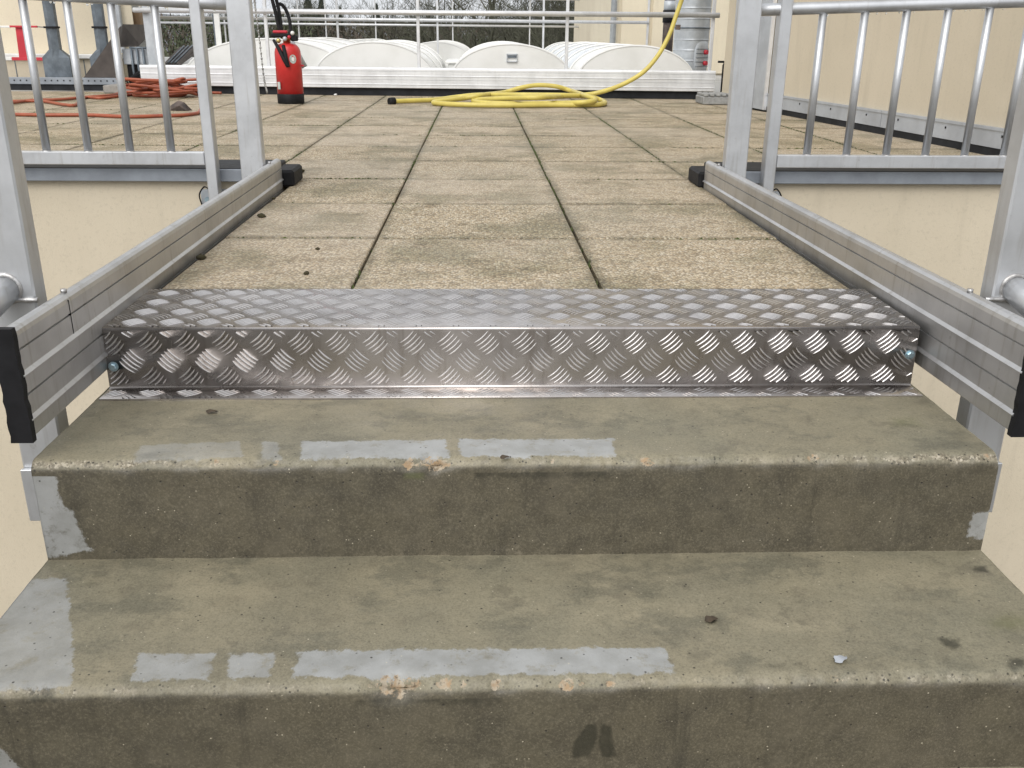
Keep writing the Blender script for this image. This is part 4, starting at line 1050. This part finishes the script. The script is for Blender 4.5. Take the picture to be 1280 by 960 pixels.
# black strap arms in front of the cylinder
mb = MB(); mb.tube(smooth_path([Pp(342, 50, .06), Pp(349, 62, .02), Pp(355, 74, 0), Pp(360, 83, 0)]), [.010+.004*min(1, i/10) for i in range(25)], 8); mb.build('nozzle_holder', 'black', t)
mb = MB(); mb.tube(smooth_path([Pp(354, 57, .03), Pp(357, 70, 0), Pp(360.5, 84, 0)]), .013, 8); mb.build('nozzle', 'black', t)
mb = MB(); mb.tube(smooth_path([Pp(353, 48, .1), Pp(348, 32, .1), Pp(344, 14, .1), Pp(339, -6, .1), Pp(336, -30, .1), Pp(342, -48, .12), Pp(347, -30, .14), Pp(345, -5, .14), Pp(348, 10, .14), Pp(351, 30, .12), Pp(352, 46, .1)]), .0125, 10); mb.build('hose', 'black', t)
mb = MB(); mb.tube(smooth_path([Pp(346, 9, .16), Pp(350, 5, .17), Pp(356, 10, .18), Pp(361, 22, .18), Pp(363, 36, .16), Pp(361, 50, .13)]), .0125, 10); mb.build('hose', 'black', t)
mb = MB(); pts = [Pp(363, 48, .22), Pp(371, 66, .24), Pp(380, 84, .26)]; mb.tube(pts, [.016, .022, .026], 10); mb.build('horn', 'galv_light', t)
s_ = Pp(365.5, 74, .0)
mb = MB(); an0 = math.asin(max(-1, min(1, (s_.x-c0.x)/rE)))
vs = []; 
for k in range(20):
    a = 2*math.pi*k/20; an = an0+.026*math.cos(a)/rE; vs.append((c0.x+(rE*.97+.0012)*math.sin(an), c0.y-(rE*.97+.0012)*math.cos(an), s_.z+.03*math.sin(a)))
mb.add(vs, [tuple(range(20))]); mb.build('sticker', 'sticker', body, fix=False)
mb = MB()
vs = []
for k in range(20):
    a = 2*math.pi*k/20; an = an0+.011*math.cos(a)/rE; vs.append((c0.x+(rE*.97+.0024)*math.sin(an), c0.y-(rE*.97+.0024)*math.cos(an), s_.z+.014*math.sin(a)))
mb.add(vs, [tuple(range(20))]); mb.build('sticker_centre', 'white', body, fix=False)
s_ = Pp(347, 108); mb = MB(); mb.box(c0.x-rE*.75, c0.x-rE*.55, c0.y-rE*.9, c0.y-rE*.60, .10, .15, .002); mb.build('side_label', 'sticker', body)
mb = MB(); mb.box(c0.x+rE*.93, c0.x+rE*1.14, c0.y-.01, c0.y+.01, at(373, 82, y=c0.y).z-.006, at(373, 82, y=c0.y).z+.006, .002); mb.build('bracket_pin', 'red_mat', body)

# ------------------------------------------------------------------ hoses
hr = .0175
def gp(px, py, lift=0.0): q = at(px, py, z=hr+lift); return Vector((q.x, min(q.y, 7.72), hr+lift+.002))
wy = 7.74
hose = [gp(493, 127), gp(520, 126), gp(545, 125), gp(572, 121.5, .01), gp(600, 119, .03), gp(650, 119, .045), gp(705, 119.5, .045), gp(735, 121, .03), gp(752, 126), gp(755, 130), gp(735, 131.5), gp(690, 131.5), gp(640, 132), gp(585, 131.5),
        gp(553, 130), gp(542, 128.5), gp(556, 126, .01), gp(580, 123, .02), gp(605, 119, .04), at(630, 115.5, y=7.62), at(652, 109.5, y=7.64), at(672, 106.5, y=7.66), at(695, 108, y=7.66), at(715, 114, y=7.64), gp(732, 120, .05), gp(744, 125.5, .03), gp(728, 128.5, .02),
        gp(690, 129.5), gp(640, 130), gp(605, 129), gp(592, 127, .0), gp(598, 125, .01), gp(630, 123.5, .03), gp(680, 122, .05), at(722, 119, y=7.58), at(745, 116.5, y=7.60), at(775, 107, y=7.62), at(803, 91, y=7.64), at(822, 70, y=7.66), at(836, 45, y=7.68), at(845, 20, y=7.70), at(852, 0, y=7.70), at(862, -30, y=7.66), at(884, -70, y=7.55), at(915, -95, y=7.30)]
t = thing('yellow_hose', (gp(620, 128).x, gp(620, 128).y, 0), 'yellow water hose lying in flattened loops and rising to the wall', 'hose')
mb = MB(); mb.tube(smooth_path(hose, 7), hr, 12); mb.build('tube', 'yellow', t)
e0, e1 = hose[0], hose[1]; dd = (e0-e1).normalized()
mb = MB(); mb.tube([e0+dd*.0, e0+dd*.028, e0+dd*.045], [.029, .029, .024], 12); mb.build('coupling', 'black', t)
# orange hose: pile plus runs
t = thing('orange_hose', (at(205, 120, z=0).x, at(205, 120, z=0).y, 0), 'orange hose heaped in loose coils with runs across the slabs', 'hose')
orr = .0105
pc = at(206, 121, z=0); rr = random.Random(21); loops = []
for k in range(11):
    cx, cy = pc.x+rr.uniform(-.08, .10), pc.y+rr.uniform(-.10, .12); ra, rb_ = rr.uniform(.13, .24), rr.uniform(.10, .22); ph = rr.uniform(0, 6.28); tilt = rr.uniform(.05, .22); zb = .02+.010*k
    for i in range(12):
        a = ph+2*math.pi*i/12; loops.append(Vector((cx+ra*math.cos(a), cy+rb_*math.sin(a), max(orr, zb+tilt*ra*math.sin(a+k)*.8))))
g_ = lambda a, b: (lambda q: Vector((q.x, min(q.y, 8.0), orr+.001)))(at(a, b, z=orr))
run1 = [g_(-40, 131), g_(10, 129), g_(40, 125.5), g_(75, 124.5), g_(108, 121.5), g_(140, 119), g_(165, 114)]
mb = MB(); mb.tube(smooth_path(run1+loops+[g_(250, 119), g_(262, 116), g_(280, 115.5), g_(286, 113.5)], 4), orr, 8); mb.build('coil', 'orange', t)
mb = MB(); mb.tube(smooth_path([g_(-30, 141), g_(10, 143), g_(60, 144), g_(110, 144), g_(160, 146), g_(200, 145), g_(230, 144), g_(248, 141), g_(251, 136)], 6), orr, 8); mb.build('run', 'orange', t)
mb = MB(); mb.tube(smooth_path([g_(8, 127), g_(50, 126.5), g_(80, 131), g_(95, 131), g_(106, 122), g_(130, 122.5), g_(175, 117)], 6), orr, 8); mb.build('run', 'orange', t)
import bmesh
sp = at(221, 139, z=0); bm_ = bmesh.new(); rr = random.Random(8)
for q in ((-.075, 0, 0), (.07, -.02, 0), (.085, .05, 0), (-.05, .08, 0), (-.055, .0, .035), (.0, .03, .075), (.05, .0, .062), (.075, .03, .02), (.02, -.03, .04)): bm_.verts.new((sp.x+q[0]*.9, sp.y+q[1]+.03, q[2]*.85))
bmesh.ops.convex_hull(bm_, input=bm_.verts); bmesh.ops.delete(bm_, geom=[v for v in bm_.verts if not v.link_faces], context='VERTS')
me = bpy.data.meshes.new('dark_stone'); bm_.to_mesh(me); bm_.free(); me.materials.append(M['rust']); o = bpy.data.objects.new('dark_stone', me); COL.objects.link(o)
tag(o, 'dark broken stone on the slabs between orange hose and extinguisher', 'stone')
clump('pale_pebble', at(419.5, 119.5, z=0), .014, 'small pale pebble on the slabs at the black base strip', 'stone', 'white', 35)

# ------------------------------------------------------------------ vegetation
def bare_tree(x, y, h, seed, lab, spread=.55, levels=6, group='bare trees beyond the roof', m='bark'):
    rr = random.Random(seed); t = thing('bare_tree', (x, y, -7), lab, 'tree', group)
    trunk, crown = MB(), MB()
    def grow(p, d, L, r, lev):
        n = 6 if not lev else (4 if lev < 4 else 2); pts = [p]; rad = [r]; q = Vector(p); dd = d.copy()
        for i in range(n):
            dd = (dd+Vector((rr.uniform(-1, 1), rr.uniform(-1, 1), rr.uniform(-.5, .9)))*(.10+.05*lev)).normalized()
            q = q+dd*L/n; pts.append(q.copy()); rad.append(r*(1-.55*(i+1)/n))
        (trunk if lev < 2 else crown).tube(pts, rad, 6 if lev < 2 else (4 if lev < 4 else 3), cap=False)
        if lev >= levels: return
        nb = (6, 5, 4, 4, 3, 2, 2)[lev]
        for k in range(nb):
            i = rr.randint(max(1, n-3) if lev else 3, n); b = pts[i]
            ax = Vector((rr.uniform(-1, 1), rr.uniform(-1, 1), rr.uniform(-.2, .7))).normalized()
            nd = (dd*(1-spread)+ax*spread*1.25).normalized()
            grow(b, nd, L*rr.uniform(.52, .78), max(.006, rad[i]*rr.uniform(.55, .8)), lev+1)
    grow(Vector((x, y, -7)), Vector((rr.uniform(-.08, .08), 0, 1)), h*.36, h*.030, 0)
    tr = trunk.build('trunk', m, t, fix=False); cr = crown.build('crown', m, t, fix=False)
    return t
labs = ['tall bare tree with spreading mossy limbs behind the vented skylight', 'bare branching tree just left of the cream rear building', 'slim bare tree seen between the two distant guard posts', 'bare twiggy tree behind the far row of skylights', 'dark bare tree close to the cream building downpipe', 'bare tree leaning over the far guard rail near the bluish skylight', 'distant bare tree above the red extinguisher', 'wispy bare tree left of the pointed hilltop conifer', 'bare tree with many fine twigs behind the vented end panel']
for i, (px, y, h, s_) in enumerate(((622, 31, 14, 1), (722, 29, 13, 2), (660, 38, 15, 3), (575, 40, 13, 4), (752, 34, 14, 5), (690, 27, 12, 6), (322, 70, 14, 7), (372, 85, 14, 8), (640, 48, 16, 9))):
    bare_tree(at(px, 40, y=y).x, y, h, s_, labs[i])
def foliage(mb, n, fn, seed, size):
    rr = np.random.default_rng(seed)
    for i in range(n):
        p = fn(rr); s = size*rr.uniform(.5, 1.4); a = rr.uniform(0, 6.28); tl = rr.uniform(-.6, .6)
        d = Vector((math.cos(a), math.sin(a), tl)); e = Vector((-math.sin(a)*.4, math.cos(a)*.4, rr.uniform(.2, 1.0)))
        mb.add([p, p+d*s*.35, p+e*s], [(0, 1, 2)])
def conifer(x, y, zb, h, r, seed, lab):
    t = thing('conifer', (x, y, zb), lab, 'tree', 'conifers on the far hill')
    mb = MB(); mb.tube([(x, y, zb), (x, y, zb+h)], [h*.02, .02], 6); mb.build('trunk', 'bark', t)
    mb = MB()
    def fn(g_):
        k = g_.random()**.7; a = g_.uniform(0, 6.28); rad = r*k*(.55+.45*g_.random())*(1+.25*math.sin(a*3+seed+k*9)); return Vector((x+rad*math.cos(a), y+rad*math.sin(a), zb+h*(1-k)*.98))
    foliage(mb, 1500, fn, seed, h*.09); mb.build('crown', 'needles', t, fix=False)
M['needles'] = gmat('conifer_needles', (.045, .060, .050), (.065, .08, .07), .9, 0, .6)
M['scrub_brown'] = gmat('winter_scrub', (.10, .075, .060), (.060, .060, .040), .95, 0, .25)
M['scrub_green'] = gmat('evergreen_scrub', (.040, .055, .028), (.075, .085, .045), .95, 0, .4)
for i, (px, py, hw, y, lab) in enumerate(((470, 4, 6, 330, 'small pointed conifer alone on the far hilltop'), (401, -2, 10, 260, 'dark conifer on the far hill behind the fire extinguisher hose'), (425, 9, 4, 360, 'tiny conifer between two guard posts on the far hill'), (384, -8, 10, 250, 'broad dark conifer beside the extinguisher hose'))):
    p = at(px, py, y=y); conifer(p.x, y, -6.5, p.z+6.5, hw*y/F*2.2, i+3, lab)
def mass(name, x0, x1, y0, y1, ztop, n, size, m, seed, lab, cat):
    mb = MB()
    def fn(g_):
        x = g_.uniform(x0, x1); y = g_.uniform(y0, y1); top = ztop*(.75+.5*float(fbm(x*.12, y*.05, 0, 1, 3, seed)))
        return Vector((x, y, -7+(top+7)*g_.random()**.6))
    foliage(mb, n, fn, seed, size); tag(mb.build(name, m, fix=False), lab, cat, kind='stuff')
mass('distant_wood', -45, 8, 78, 100, 1.5, 26000, .6, 'scrub_brown', 4, 'brown leafless wood far behind the roof', 'wood')
mass('distant_shrubs', -26, -8, 42, 52, 1.0, 14000, .26, 'scrub_green', 5, 'green shrubs beyond the roof behind the balustrade', 'shrubs')
mass('evergreen_thicket', -1.5, 13, 50, 62, .1, 9000, .6, 'scrub_green', 6, 'dark green thicket below the bare trees', 'shrubs')
for b_ in (4, ):
    mass('ivy_foliage', at(712, 0, y=36).x, at(768, 0, y=36).x+.3, 35, 38, 2.6, 3600, .15, 'scrub_green', 8, 'dark evergreen leaves beside the cream rear building', 'shrubs')
print('objects', len(bpy.data.objects), 'tris', sum(len(o.data.polygons) for o in bpy.data.objects if o.type == 'MESH'))
